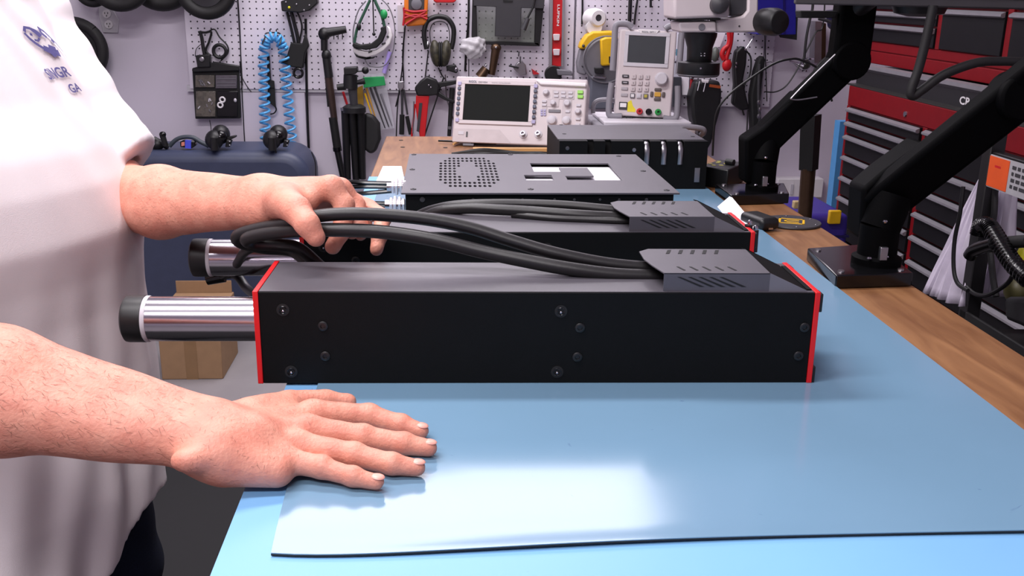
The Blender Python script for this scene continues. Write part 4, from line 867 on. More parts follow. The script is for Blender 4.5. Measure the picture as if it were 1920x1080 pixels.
# things under the microscope
t = root('blue_bottle_pack', 'clear pack with a small blue print hanging between power supply and microscope', 'pack', Wp(1275, 120, .02))
out3([(1270, 62), (1284, 64), (1296, 90), (1294, 150), (1262, 150), (1268, 100)], .03, .01).build('bag', M('pale_pack', '#c9c8d4', .3), t, bevel=.003)
out3([(1268, 92), (1276, 92), (1275, 105), (1267, 104)], .042, .002).build('blue_print', M('pack_blue', '#4b90a8', .4), t)
MB().tube([Wp(1264, 116, .045), Wp(1276, 116, .045)], [.005, .005], 8).build('clip', chrome, t)
MB().prism([Wp(1262, 145, .06), Wp(1278, 145, .06), Wp(1277, 200, .06), Wp(1261, 200, .06)], (0, .05, 0)).solo('slate_binder', M('slate_dark', '#3a3c44', .5), 'dark slate upright binder right of the power supply', 'binder')
MB().prism([Wp(1278, 145, .04), Wp(1292, 145, .04), Wp(1291, 178, .04), Wp(1279, 178, .04)], (0, .02, 0)).solo('white_card', paper, 'small white card pinned under the ring light', 'card')
t = root('red_snips', 'dark red handled snips hanging left of the black bag', 'snips', Wp(1294, 180, .04))
cable([Wp(*p, .06) for p in ((1297, 148), (1296, 165), (1292, 186))], .006, 8).build('handle', redl, t); cable([Wp(*p, .06) for p in ((1301, 150), (1302, 168), (1298, 188))], .005, 8).build('handle', redl, t)
MB().ell(Wp(1297, 146, .07), (.010, .006, .006), 10).build('steel_pivot', chrome, t)
t = root('black_shoulder_bag', 'tall black bag hanging on the wall under the ring light, with an orange tag', 'bag', Wp(1325, 285, .06))
out3([(1304, 152), (1350, 152), (1354, 172), (1352, 205), (1342, 240), (1335, 268), (1325, 285), (1308, 262), (1298, 220), (1296, 185)], .12, .09).build('bag_body', M('black_nylon', '#0e0f11', .5, bump=.2, bscale=80), t, bevel=.012, seg=3)
out3([(1331, 158), (1352, 161), (1350, 166), (1330, 163)], .124, .004).build('orange_tag', M('rust_tag', '#a04a20', .5), t)
for a, b in (((1312, 152), (1308, 170)), ((1323, 155), (1319, 172))): MB().tube([Wp(*a, .128), Wp(*b, .128)], [.002, .002], 6).build('white_cord', ltgrey, t)
out3([(1316, 149), (1330, 150), (1328, 156), (1317, 155)], .128, .01).build('white_clip', wht, t, bevel=.002)
# red snips / grips in the right
t = root('red_grip_tool', 'bright red handled tool hanging right of the microscope lens', 'tool', Wp(1362, 135, .04))
cable([Wp(*p, .07) for p in ((1367, 60), (1368, 75), (1365, 86), (1358, 92), (1354, 102), (1358, 112))], .010, 10).build('red_handle', redpl, t)
cable([Wp(*p, .07) for p in ((1372, 60), (1370, 80), (1366, 96), (1362, 110), (1364, 122))], .009, 10).build('red_handle', redpl, t)
MB().ell(Wp(1363, 122, .07), (.020, .014, .025), 14).build('red_pommel', redpl, t)
MB().prism([Wp(1340, 62, .03), Wp(1360, 62, .03), Wp(1350, 88, .03), Wp(1336, 90, .03)], (0, .01, 0)).solo('white_tag', paper, 'white card behind the red gripped tool', 'card')
MB().ell(Wp(1341, 102, .04), (.017, .02, .03), 14).solo('grey_trimmer', M('moss_grey', '#5b605a', .4), 'grey green rounded tool head left of the red grip', 'tool')
t = root('black_glue_gun', 'black hand tool hanging in the right part of the pegboard with chrome rivets', 'tool', Wp(1390, 205, .04))
out3([(1380, 96), (1392, 86), (1402, 92), (1400, 120), (1394, 150), (1400, 180), (1406, 205), (1390, 208), (1374, 195), (1378, 160), (1376, 120)], .07, .04).build('body', blk, t, bevel=.008, seg=3)
for px, py in ((1398, 93), (1381, 119), (1380, 126)): MB().ell(Wp(px, py, .075), (.005, .004, .006), 8).build('rivet', chrome, t)
MB().tube([Wp(1398, 92, .06), Wp(1414, 68, .06)], [.003, .003], 8).build('steel_rod', chrome, t)
cable([Wp(*p, .06) for p in ((1400, 96), (1408, 110), (1406, 140), (1396, 160), (1392, 200), (1395, 216))], .0035, 6).build('lead', blk, t)
t = root('folded_umbrella', 'long black folded tool hanging at the right edge of the pegboard', 'tool', Wp(1415, 300, .04))
out3([(1424, 110), (1432, 104), (1436, 112), (1430, 150), (1426, 200), (1424, 250), (1416, 300), (1404, 300), (1410, 240), (1408, 180), (1416, 135)], .07, .05).build('folded_cloth', blkm, t, bevel=.008, seg=3)
cable([Wp(*p, .08) for p in ((1424, 120), (1422, 180), (1425, 240), (1420, 290))], .006, 8).build('grey_rib', dgrey, t)
for py in (192, 205, 218, 232): MB().ell(Wp(1423+rnd.uniform(-2, 2), py, .11), (.008, .006, .010), 8).build('steel_link', steel, t)
cord([(1436, 118), (1444, 116), (1448, 117)], .002, 'small wire hook at the right edge of the pegboard', .03, mgrey)
cable([onY(*p, 2.42) for p in ((1336, 292), (1339, 240), (1346, 205), (1370, 175), (1410, 145), (1450, 120), (1480, 111), (1503, 113), (1540, 135), (1560, 190))], .0028, 8).solo('arching_cable', blk, 'thick black cable arching from the bench up to the chrome nozzle', 'cable')
cord([(1434, 172), (1455, 172), (1475, 160), (1495, 130), (1515, 90), (1530, 60), (1543, 48), (1548, -30)], .0028, 'thin black cable looping up to the right of the pegboard', .30)
cord([(1508, 110), (1512, 70), (1520, 30), (1524, 10), (1525, -40)], .005, 'straight black cable running up right of the blue folders', .30)
cord([(1523, 170), (1528, 130), (1556, 100), (1572, 66), (1576, 50), (1578, -30)], .005, 'black cable crossing in front of the paper towel holder', .28)
cord([(1394, 298), (1400, 250), (1402, 205)], .003, 'thin black cable dropping to the bench left of the monitor arm', .2)
cord([(1535, 35), (1558, 42), (1566, 58), (1560, 90)], .007, 'grey cable bending over beside the dark blue bag', .3, dgrey)
# blue folders at the top right
t = root('blue_folder', 'deep blue upright storage box behind the microscope knob', 'storage box', Wp(1455, 65, .2))
out3([(1419, -10), (1492, -10), (1493, 65), (1421, 65)], .22, .2).build('box_side', blue, t, bevel=.002)
out3([(1468, -10), (1472, -10), (1473, 65), (1469, 65)], .223, .004).build('seam', M('blue_seam', '#120f5c', .4), t)
MB().prism([Wp(1493, 30, .22), Wp(1496, 30, .22), Wp(1494, 75, .22), Wp(1491, 70, .22)], (0, .2, 0)).build('dark_edge', blkm, t)
t = root('nozzle_tool', 'chrome nozzle and dark bulb in front of a silver upright bar', 'tool', Wp(1515, 140, .1))
out3([(1529, 40), (1541, 40), (1540, 118), (1527, 118)], .04, .06).build('silver_bar', alu, t); out3([(1541, 42), (1549, 44), (1548, 110), (1540, 116)], .04, .06).build('bronze_bar', bronze, t)
MB().lathe([(.004, 0), (.006, .02), (.014, .04), (.02, .055)], Wp(1481, 114, .08), (.9, 0, -.35), 16).build('chrome_nozzle', chrome, t)
MB().ell(Wp(1510, 121, .08), (.022, .022, .02), 16).build('dark_bulb', M('bulb_dark', '#33352c', .08), t); MB().torus(Wp(1516, 110, .08), (0, 0, 1), .02, .004, 20, 8).build('chrome_ring', chrome, t); MB().torus(Wp(1510, 133, .08), (0, 0, 1), .012, .004, 20, 8).build('chrome_ring', chrome, t)
out3([(1558, 20), (1580, 18), (1584, 50), (1575, 62), (1562, 52)], .3, .06).solo('dark_blue_bag', M('navy_bag', '#14123c', .4), 'dark navy glossy bag under the monitor, left of the arm joint', 'bag', bevel=.004)
cable([onY(*p, 1.915) for p in ((1566, 102), (1520, 146), (1487, 180), (1484, 186), (1500, 187), (1532, 182))], .0014, 6).solo('wire_rod', steel, 'thin steel rod lying along the upper edge of the far monitor arm', 'rod')
# wall raceway box and blue board near the floor
t = root('wall_box', 'white box fixed low on the back wall behind the monitor arm', 'box', Wp(1498, 370, 0))
MB().bb((Wp(1454, 335, .0).x, PB-.03, Wp(1454, 368, 0).z), (Wp(1540, 335, 0).x, WY, Wp(1454, 333, 0).z)).build('box_body', wht, t, bevel=.003)
MB().bb((Wp(1478, 345, .0).x, PB-.034, Wp(1478, 362, 0).z), (Wp(1484, 335, 0).x, PB-.03, Wp(1454, 343, 0).z)).build('latch', ltgrey, t)
MB().bb((Wp(1547, 225, .3).x, PB-.45, 0), (Wp(1576, 225, .3).x, PB-.40, Wp(1560, 226, .42).z)).solo('blue_board', M('sky_board', '#4f93cc', .5), 'light blue upright board between the wall and the red tool chest', 'board')

# ---------------------------------------------------------------- navy case, clamp lamps, cardboard box, floor mat
t = root('navy_case', 'large navy blue rounded padded case standing on the floor by the back wall', 'case', (-1.05, 3.9, 0))
xr = onY(583, 400, 3.72).x; zt_ = onY(400, 283, 3.74).z
mb = MB(); pr = []; n = 8
L_ = -1.75; rr = .10
for k in range(n+1): a = PI/2*k/n; pr.append((xr-rr+rr*math.sin(a), zt_-rr+rr*math.cos(a)))
pts = [(L_, zt_)]+pr+[(xr, .03), (L_, .03)]
MB().prism([(x, 3.72, z) for x, z in pts], (0, .3, 0)).build('case_shell', navy, t, bevel=.04, seg=5)
cable([(L_, 3.715, zt_-.235), (-.9, 3.712, zt_-.235), (xr-.02, 3.712, zt_-.25)], .004, 6).build('trim_cord', alu, t)
MB().lathe([(.006, 0), (.006, .004)], (xr-.03, 3.72, zt_-.225), (0, -1, 0), 12).build('snap_stud', M('brass', '#c9a65a', .3, 1), t)
for x in (L_+.1, xr-.1): MB().bb((x-.03, 3.76, 0), (x+.03, 3.98, .03)).build('foot', blk, t)
def lamp_clamp(cx, lab, lever):
    t = root('clip_lamp', lab, 'lamp', onY(cx, 283, 3.76), group='black clip lamps on the navy case')
    q = lambda a, b, d=0: onY(cx+a, b, 3.78-d)
    MB().ell(q(4, 252), (.034, .04, .036), 20).build('lamp_head', blk, t); MB().ell(q(-8, 262, .03), (.034, .035, .036), 20).build('lamp_rim', blk, t)
    MB().ell(q(4, 255, .03), (.022, .02, .022), 14).build('lens_boss', blkg, t)
    MB().tube([q(-8, 258, .06), q(-7, 281, .06)], [.015, .015], 14).build('clip_barrel', blk, t)
    MB().ell(q(2, 256, .052), (.003, .003, .003), 8).build('glint_screw', steel, t)
    if lever: MB().prism([q(12, 258, .02), q(32, 254, .02), q(33, 257, .02), q(14, 266, .02)], (0, .02, 0)).build('lever', blk, t, bevel=.002)
    MB().prism([q(14, 262, .03), q(24, 264, .03), q(20, 276, .03), q(12, 276, .03)], (0, .03, 0)).build('clip_jaw', blk, t, bevel=.003)
    for y in (265, 272): MB().ell(q(20, y, .032), (.004, .003, .002), 8).build('steel_tip', steel, t)
lamp_clamp(410, 'left black clip lamp on the navy case, with a side lever', True); lamp_clamp(518, 'right black clip lamp on the navy case, under the coiled blue hose', False)
cable([onY(*p, 3.74) for p in ((516, 280), (519, 296), (514, 315), (513, 345))], .0028, 6).solo('lamp_cable', blk, 'thin cord hanging from the right clip lamp over the navy case', 'cord')
cable([onY(*p, 3.7) for p in ((584, 285), (591, 305), (592, 335), (590, 350))], .002, 6).solo('loose_cable', blk, 'thin cord looping beside the right end of the navy case', 'cord')
cable([onY(*p, 3.78) for p in ((318, 274), (330, 262), (345, 257), (362, 258), (376, 266), (392, 274))], .008, 10).solo('grey_cable_arc', M('slate_cable', '#3c444c', .5), 'thick grey cable arching over the top of the navy case', 'cable')
t = root('black_tripod_clamp', 'small black clamp on the navy case beside the shirt sleeve', 'clamp', onY(300, 278, 3.76))
MB().tube([onY(288, 260, 3.78), onY(316, 276, 3.78)], [.010, .012], 10).build('arm', blk, t); MB().tube([onY(304, 252, 3.76), onY(311, 274, 3.76)], [.011, .010], 12).build('post', blk, t); MB().ell(onY(305, 252, 3.76), (.013, .013, .011), 12).build('knob', blkg, t); MB().ell(onY(294, 271, 3.78), (.028, .02, .022), 12).build('body', blk, t)
t = root('coloured_gadget', 'small gadget with blue and orange patches on the navy case', 'gadget', onY(350, 277, 3.77))
MB().prism([onY(*p, 3.76) for p in ((337, 266), (343, 263), (365, 265), (367, 273), (360, 278), (338, 276))], (0, .03, 0)).build('body', blkg, t, bevel=.003)
MB().prism([onY(*p, 3.757) for p in ((347, 263), (358, 264), (358, 279), (347, 278))], (0, .012, 0)).build('blue_patch', M('patch_blue', '#4a55d8', .4), t); MB().prism([onY(*p, 3.757) for p in ((340, 267), (346, 266), (346, 273), (340, 274))], (0, .01, 0)).build('orange_patch', M('patch_orange', '#e08a78', .4), t)
# cardboard box on the floor
t = root('cardboard_box', 'brown cardboard box on the floor under the steel tube', 'box', (-.88, 3.38, 0))
fl, frr, bk = onZ(304, 712, 0), onZ(418, 712, 0), onZ(448, 640, 0)
h = .235; dx, dy = (frr-fl).x, .26
MB().bb((fl.x, fl.y, 0), (frr.x, fl.y+dy, h)).build('carton', card, t, bevel=.003)
MB().bb((fl.x-.001, fl.y-.001, h-.055), (frr.x+.001, fl.y+.002, h-.053)).build('flap_edge', M('card_dark', '#6e5238', .8), t)
MB().bb((fl.x+.005, fl.y+dy-.012, h), (frr.x-.005, fl.y+dy-.008, h+.045)).build('rear_flap', card, t, bevel=.001)
MB().bb(((fl.x+frr.x)/2-.02, fl.y-.0012, .0), ((fl.x+frr.x)/2+.02, fl.y, h)).build('tape_strip', M('brown_tape', '#8b6c4b', .35), t)
MB().bb((-1.6, .2, 0), (-.19, 2.70, .014)).solo('anti_fatigue_mat', blkm, 'black floor mat under the person, along the bench', 'floor mat', bevel=.003)
MB().bb((-.62, 3.45, 0), (-.55, 3.52, .12)).solo('dark_block', blk, 'dark stub on the floor between the carton and the bench', 'stub', bevel=.01)
# ---------------------------------------------------------------- microscope on its boom
t = root('microscope', 'beige stereo microscope head with black lens and ring light, held over the bench', 'microscope', (.6, 2.25, 1.1))
MY = 2.2
def mo(pts, y, th): return MB().prism([onY(a, b, y) for a, b in pts], (0, th, 0))
mo([(1263, -14), (1368, -14), (1368, 33), (1264, 36)], MY-.03, .11).build('upper_housing', cream, t, bevel=.006, seg=3)
mo([(1272, 41), (1342, 40), (1345, 61), (1276, 61)], MY-.02, .09).build('zoom_body', cream, t, bevel=.004)
mo([(1342, 38), (1372, 34), (1394, 30), (1402, 20), (1403, -14), (1422, -14), (1422, 55), (1420, 61), (1344, 61)], MY-.01, .06).build('support_arm', cream, t, bevel=.004)
mo([(1369, -14), (1403, -14), (1402, 18), (1392, 27), (1370, 31)], MY+.0, .05).build('dark_recess', dgrey, t, bevel=.003)
mo([(1268, 36), (1352, 34), (1350, 37), (1268, 39)], MY-.025, .09).build('joint_gap', blkm, t)
MB().lathe([(.019, 0), (.020, .012), (.018, .026), (.008, .032), (.0001, .033)], onY(1347, 9, MY-.03), (-.1, -1, .1), 28).build('zoom_knob', dgrey, t)
MB().lathe([(.027, 0), (.029, .02), (.029, .045), (.024, .06), (.0001, .064)], onY(1430, 40, MY-.01), (.35, -1, 0), 32).build('focus_knob', blk, t, bevel=.002)
MB().lathe([(.0075, 0), (.0065, .002), (.0001, .002)], onY(1316, 51, MY-.02), (0, -1, 0), 18).build('logo_badge', mgrey, t)
MB().lathe([(.002, 0), (.002, .001)], onY(1386, 49, MY-.01), (0, -1, 0), 10).build('set_screw', dgrey, t)
c = onY(1314, 61, MY+.03); s_ = MY/1872*1.02
MB().lathe([(.036, 0), (.0355, -.008), (.028, -.032), (.027, -.066), (.024, -.07)], c, (0, 0, 1), 36).build('lens_barrel', blk, t)
for dx, dz in ((-.004, -.044), (.003, -.044), (-.004, -.049), (.003, -.049)): MB().bb((c.x+dx, c.y-.0275, c.z+dz), (c.x+dx+.003, c.y-.0268, c.z+dz+.002)).build('lens_marking', ltgrey, t)
rl = MB().lathe([(.030, -.062), (.046, -.064), (.047, -.088), (.043, -.094), (.03, -.094), (.027, -.088)], c, (0, 0, 1), 40, caps=False).build('ring_light', blk, t)
MB().torus(c+Vector((0, 0, -.09)), (0, 0, 1), .044, .0025, 40, 8).build('ring_rim', mgrey, rl)
MB().ell(c+Vector((-.006, -.046, -.074)), (.003, .002, .003), 8).build('thumb_screw', chrome, rl)
MB().tube([onY(1412, -10, MY+.02), onY(1412, -10, MY+.02)+Vector((0, 0, .14))], [.018, .018], 20).build('drop_post', steel, t)
q = onY(1412, -10, MY+.02)+Vector((0, 0, .12)); MB().tube([q+Vector((0, -.06, 0)), Vector((q.x, WY-.02, q.z))], [.016, .016], 20).build('boom', steel, t); MB().bb((q.x-.05, WY-.022, q.z-.05), (q.x+.05, WY, q.z+.05)).build('wall_flange', blk, t)

# ---------------------------------------------------------------- monitor arms and monitor
def arm(label, ctr, base_px, rz, pole_px, y, path, w, w2, block, group='black monitor arms'):
    t = root('monitor_mount', label, 'monitor arm', (ctr[0], ctr[1], .896))
    R = Matrix.Rotation(rz, 3, 'Z')
    BP = [onZ(a, b, .9165) for a, b in base_px]; MB().prism([p-Vector((0, 0, .020)) for p in BP], (0, 0, .020)).build('base_plate', blkg, t, bevel=.002)
    mid = sum(BP, Vector())/4
    for p in BP:
        q = mid.lerp(p, .78); MB().lathe([(.005, 0), (.0045, .002), (.002, .002)], (q.x, q.y, .9165), n=12).build('base_bolt', steel, t)
    q = onZ(pole_px[0], pole_px[1], .9165); px, py, r = q.x, q.y, pole_px[2]
    MB().lathe([(r*1.25, .9165), (r*1.25, .926), (r, .930), (r, .975)], (px, py, 0), n=28).build('post', armb, t)
    MB().bb((px-r*.35, py-r*1.18, .928), (px+r*.05, py-r*.9, .948)).build('post_clamp', steel, t, bevel=.001)
    for dx, z in ((-r*.8, .93), (r*.1, .932), (-r*.2, .985)): MB().ell((px+dx, py-r*.95, z), (.0035, .003, .003), 8).build('clamp_bolt', chrome, t)
    P3 = [onY(a, b, yy) for a, b, yy in path]
    MB().tube([Vector((px, py, .97))]+P3[:1], [r*1.02, r*1.05], 24).build('swivel_column', armb, t)
    mb = MB()
    for i in range(len(P3)-1):
        a, b = P3[i], P3[i+1]; d = (b-a).normalized(); n = Vector((0, 1, 0)); s_ = d.cross(n).normalized(); wi = w if i == 0 else w2
        ex = .62 if i == 0 else .3; q = [a-s_*wi*.5-d*wi*ex, a+s_*wi*.5-d*wi*ex, b+s_*wi*.5+d*wi*.3, b-s_*wi*.5+d*wi*.3]
        o = MB().prism([p-n*wi*.3 for p in q], n*wi*.6).build('arm_beam', armb, t, bevel=wi*.12, seg=3)
        if i: MB().lathe([(wi*.5, -wi*.36), (wi*.5, wi*.36)], a, (0, 1, 0), 28).build('joint_cap', armb, t, bevel=.004)
    MB().prism([onY(a, b, y-.03) for a, b in block], (0, .056, 0)).build('elbow_block', armb, t, bevel=.006, seg=3)
    MB().lathe([(w*.5, -w*.36), (w*.5, w*.36)], P3[-1], (0, 1, 0), 28).build('joint_cap', armb, t, bevel=.004)
    return t, P3
a1, P1 = arm('far black monitor arm on the bench behind the black round pad', (.615, 2.0), ((1371, 366), (1480, 363), (1470, 343), (1341, 345)), .05, (1428, 355, .026), 1.98, [(1440, 257, 1.98), (1590, 113, 1.95), (1602, 20, 1.95)], .061, .074, ((1398, 345), (1398, 262), (1431, 240), (1500, 172), (1530, 212), (1485, 258), (1453, 290), (1453, 345)))
a2, P2 = arm('near black monitor arm at the right edge of the bench', (.628, 1.435), ((1568, 516), (1713, 512), (1640, 456), (1514, 465)), .16, (1642, 492, .0285), 1.43, [(1674, 364, 1.40), (1905, 180, 1.30), (2010, 95, 1.26)], .064, .064, ((1612, 450), (1618, 354), (1658, 320), (1735, 264), (1772, 325), (1712, 385), (1682, 402), (1680, 450)))
t = root('monitor', 'dark grey monitor whose lower edge shows at the top right', 'monitor', (.9, 1.95, 1.4))
a, b = onY(1492, 8, 1.88), onY(2110, 22, 1.78)
d = (b-a); n = Vector((d.y, -d.x, 0)).normalized()
MB().prism([a, b, b+Vector((0, 0, .33)), a+Vector((0, 0, .33))], -n*.028).build('monitor_shell', M('monitor_grey', '#3b393c', .5), t, bevel=.003)
MB().prism([a+d*.02+n*.001+Vector((0, 0, .016)), b-d*.02+n*.001+Vector((0, 0, .016)), b-d*.02+n*.001+Vector((0, 0, .315)), a+d*.02+n*.001+Vector((0, 0, .315))], -n*.001).build('screen', lcd, t)
q = P1[-1]; MB().tube([q, Vector((q.x+.02, 1.89, q.z+.04))], [.02, .02], 16).build('mount_neck', blk, t)
MB().lathe([(.05, 0), (.045, -.012), (.02, -.018)], a.lerp(b, .42)-n*.03+Vector((0, .03, 0)), (0, 0, 1), 24).build('cable_boss', blk, t)
MB().prism([onY(1500, 20, 1.93), onY(1572, 21, 1.93), onY(1566, 34, 1.93), onY(1502, 34, 1.93)], (0, .03, 0)).build('control_bar', blkm, t, bevel=.002)
cable([onY(*p, 1.8) for p in ((1750, 10), (1746, 30), (1735, 80), (1722, 130), (1708, 170), (1712, 180), (1730, 168), (1770, 140), (1830, 118), (1880, 115), (1930, 117))], .0085, 10).solo('monitor_cable', rubd, 'thick black cable hanging from the monitor in a V over the red tool chest', 'cable')
t = root('laptop_stand_post', 'black square post with grey lower end between the wall and the purple case', 'post', onZ(1512, 415, .0))
pc = onX(1516, 300, 1.02); Yp = pc.y
MB().tube([onY(1521, 215, Yp), onY(1516, 318, Yp)], [.030, .028], 4).build('black_sleeve', blkm, t)
MB().tube([onY(1515, 316, Yp), onY(1508, 412, Yp)], [.020, .020], 12).build('grey_leg', bronze, t); MB().tube([onY(1526, 316, Yp+.01), onY(1518, 410, Yp+.01)], [.006, .006], 8).build('brass_rod', M('old_brass', '#6b5c2c', .4, .8), t)
MB().tube([onY(1509, 412, Yp), Vector((onY(1509, 412, Yp).x, Yp, 0))], [.020, .020], 12).build('lower_leg', bronze, t)

# ---------------------------------------------------------------- small things on the bench, right side
t = root('control_box', 'black desktop control box with yellow markings on its top', 'control box', onZ(1350, 345, .8962))
a, b, c, d = onZ(1314, 310, .94), onZ(1366, 318, .94), onZ(1398, 304, .94), onZ(1350, 298, .94)
top = [a, b, c, d]; MB().prism([Vector((p.x, p.y, .8965)) for p in top], (0, 0, .043)).build('box_shell', blk, t, bevel=.003)
for px, py in ((1332, 307), (1338, 310), (1346, 305), (1352, 310), (1361, 307), (1348, 303)):
    q = onZ(px, py, .9396); MB().bb((q.x-.004, q.y-.005, .9395), (q.x+.004, q.y+.005, .9403)).build('yellow_mark', M('mark_yellow', '#a8a24a', .5), t)
MB().tube([onZ(1362, 303, .945), onZ(1376, 305, .945)], [.007, .007], 10).build('toggle', blk, t)
t = root('mouse_gadget', 'small rounded black gadget on the bench beside the round pad', 'gadget', onZ(1420, 425, .8962))
q = onZ(1421, 410, .91); MB().box((q.x, q.y-.01, .909), (.040, .072, .022), Matrix.Rotation(.3, 3, 'Z')).build('shell', blk, t, bevel=.009, seg=4)
MB().box((q.x+.006, q.y-.056, .905), (.008, .003, .003)).build('steel_port', chrome, t)
t = root('round_pad', 'dark round coaster pad with a yellow rectangle emblem', 'pad', onZ(1485, 418, .896))
q = onZ(1484, 417, .898); MB().lathe([(.052, .8962), (.053, .898), (.052, .9002)], (q.x, q.y, 0), n=48).build('disc', dgrey, t)
R = Matrix.Rotation(-.5, 3, 'Z'); R = Matrix.Rotation(-.35, 3, 'Z')
for (dx, dy, w, h) in ((0, .019, .046, .004), (0, -.019, .046, .004), (-.021, 0, .004, .042), (.021, 0, .004, .042), (0, .007, .026, .004), (0, -.007, .026, .004), (-.011, 0, .004, .018)):
    v = R @ Vector((dx, dy, 0)); MB().box((q.x+v.x, q.y+v.y, .9004), (w, h, .0006), R).build('yellow_mark', yellow, t)
for k in range(6):
    an = k*PI/3+.4; MB().ell((q.x+.045*math.cos(an), q.y+.045*math.sin(an), .9004), (.0022, .0022, .0008), 8).build('rivet', steel, t)
t = root('bench_post_clips', 'two small black knobs with bright screws behind the rear red end plate', 'knobs', (.41, 1.3, .9))
for px, py in ((1404, 421), (1415, 431)):
    q = onY(px, py, 1.27); MB().tube([q, q+Vector((.001, 0, -.03))], [.0055, .005], 12).build('knob', blk, t); MB().ell(q+Vector((0, -.004, .004)), (.0035, .003, .0035), 8).build('bright_screw', chrome, t)
t = root('purple_case', 'purple plastic tool case with a yellow latch on the floor stand by the tool chest', 'case', (1.05, 2.9, 0))
cx = 1.02
f = [onX(1500, 395, cx), onX(1560, 440, cx)]
zc = .62; c0 = onZ(1495, 372, zc); c1 = onZ(1600, 385, zc); c2 = onZ(1605, 408, zc); c3 = onZ(1500, 400, zc)
MB().bb((c3.x-.02, c3.y-.02, zc-.17), (c2.x, c0.y+.05, zc)).build('case_shell', M('purple_plastic', '#3a2a8a', .42), t, bevel=.02, seg=4)
MB().bb((c3.x-.022, c3.y-.022, zc-.075), (c2.x+.002, c0.y+.052, zc-.068)).build('case_seam', M('purple_dark', '#1e164e', .5), t)
q = onY(1563, 406, c3.y-.022); MB().bb((q.x-.02, q.y-.015, q.z-.022), (q.x+.02, q.y+.002, q.z+.022)).build('latch', yellow, t, bevel=.004); 
q = onY(1488, 380, c3.y); MB().bb((q.x-.012, q.y-.04, q.z-.012), (q.x+.012, q.y-.018, q.z+.012)).build('second_latch', M('pale_latch', '#c8b080', .5), t, bevel=.003)
MB().bb((c3.x, c3.y, 0), (c2.x-.02, c0.y+.03, zc-.17)).solo('dark_stool', blkm, 'dark stool carrying the purple case', 'stool', bevel=.005)

# ---------------------------------------------------------------- red tool chests
def chest(name, lab, X, y0, y1, z0, z1, depth):
    t = root(name, lab, 'tool chest', (X+depth/2, (y0+y1)/2, z0)); return t
redc = M('chest_red', '#780c15', .5, var=.05, spec=.15); drawf = M('drawer_black', '#141316', .55, var=.1, spec=.15); pullm = M('drawer_pull', '#87848a', .4, .2)
t = chest('rolling_tool_cabinet', 'tall red rolling tool cabinet with many black drawers and silver pulls', 1.40, 1.55, 3.44, 0, .99, .48)
X = 1.40; ya, ym, yb = 3.44, 2.85, 1.75
MB().bb((X+.004, yb, .12), (X+.48, ya, .99)).build('cabinet_body', redc, t, bevel=.004)
MB().bb((X, yb, .925), (X+.02, ya, .993)).build('top_rail', redc, t, bevel=.003)
for y in (ya-.012, ym, yb+.012): MB().bb((X, y-.014, .12), (X+.02, y+.014, .925)).build('upright_rail', redc, t, bevel=.002)
MB().lathe([(.009, 0), (.008, .004)], (X, 2.985, .948), (-1, 0, 0), 18).build('lock', chrome, t)
def drawers(t, X, y0, y1, tops, zlow, side):
    for i, z in enumerate(tops):
        zn = tops[i+1] if i+1 < len(tops) else zlow
        d = MB().bb((X-.006, y0+.004, zn+.003), (X+.012, y1-.004, z-.003)).build('drawer', drawf, t, bevel=.0015)
        MB().prism([(X-.006, y0+.004, z-.004), (X-.018, y0+.004, z-.010), (X-.018, y0+.004, z-.016), (X-.012, y0+.004, z-.020), (X-.006, y0+.004, z-.018)], (0, y1-y0-.008, 0)).build('drawer_pull', pullm, d, ang=20)
drawers(t, X, ym+.014, ya-.026, [.925, .877, .830, .758, .686, .614, .540, .466, .37, .27], .14, 0)
drawers(t, X, yb+.026, ym-.014, [.925, .820, .752, .682, .611, .536, .46, .37, .27], .14, 1)
for y in (yb+.1, ya-.1):
    for x in (X+.06, X+.42): MB().lathe([(.05, -.02), (.05, .02)], (x, y, .05), (0, 1, 0), 20).build('caster', blk, t); MB().bb((x-.03, y-.03, .06), (x+.03, y+.03, .12)).build('caster_fork', steel, t)
t = chest('middle_tool_chest', 'low black fronted tool chest with white lettering on the red cabinet', 1.43, 1.6, 3.46, .993, 1.07, .44)
X = 1.43; MB().bb((X, 1.70, .9935), (X+.42, 3.46, 1.055)).build('chest_body', M('chest_black', '#1c1c1f', .4), t, bevel=.002)
MB().prism([(X, 1.70, 1.045), (X-.015, 1.70, 1.055), (X-.015, 1.70, 1.066), (X, 1.70, 1.070)], (0, 1.76, 0)).build('drawer_pull', pullm, t)
MB().bb((X-.03, 1.70, .9935), (X, 3.46, .999)).build('lower_lip', M('lip_dark', '#2a2926', .4), t)
q = onX(1800, 186, X); text_on('maker_lettering', 'CRAFTSMAN', .030, (X-.001, q.y, q.z-.012), (0, -1, 0), (0, 0, 1), wht, t, True, .26)
t = chest('upper_tool_chest', 'upper red tool chest with black drawers, partly cut by the monitor', 1.455, 1.6, 3.48, 1.07, 1.5, .4)
X = 1.455
MB().bb((X+.004, 1.70, 1.0705), (X+.40, 3.475, 1.55)).build('chest_body', redc, t, bevel=.004)
MB().bb((X, 1.70, 1.0705), (X+.01, 3.475, 1.110)).build('lower_rail', redc, t, bevel=.002); MB().bb((X, 1.70, 1.113), (X+.01, 3.475, 1.142)).build('middle_rail', redc, t, bevel=.002)
for y in (3.47, 2.95, 2.575, 1.72): MB().bb((X-.002, y-.014, 1.142), (X+.012, y+.014 if y < 3.4 else y, 1.55)).build('upright_rail', redc, t, bevel=.002)
drawers(t, X, 2.964, 3.456, [1.30, 1.247, 1.205], 1.142, 0); drawers(t, X, 2.589, 2.936, [1.42, 1.262], 1.142, 0); drawers(t, X, 1.75, 2.56, [1.42, 1.262], 1.142, 0)

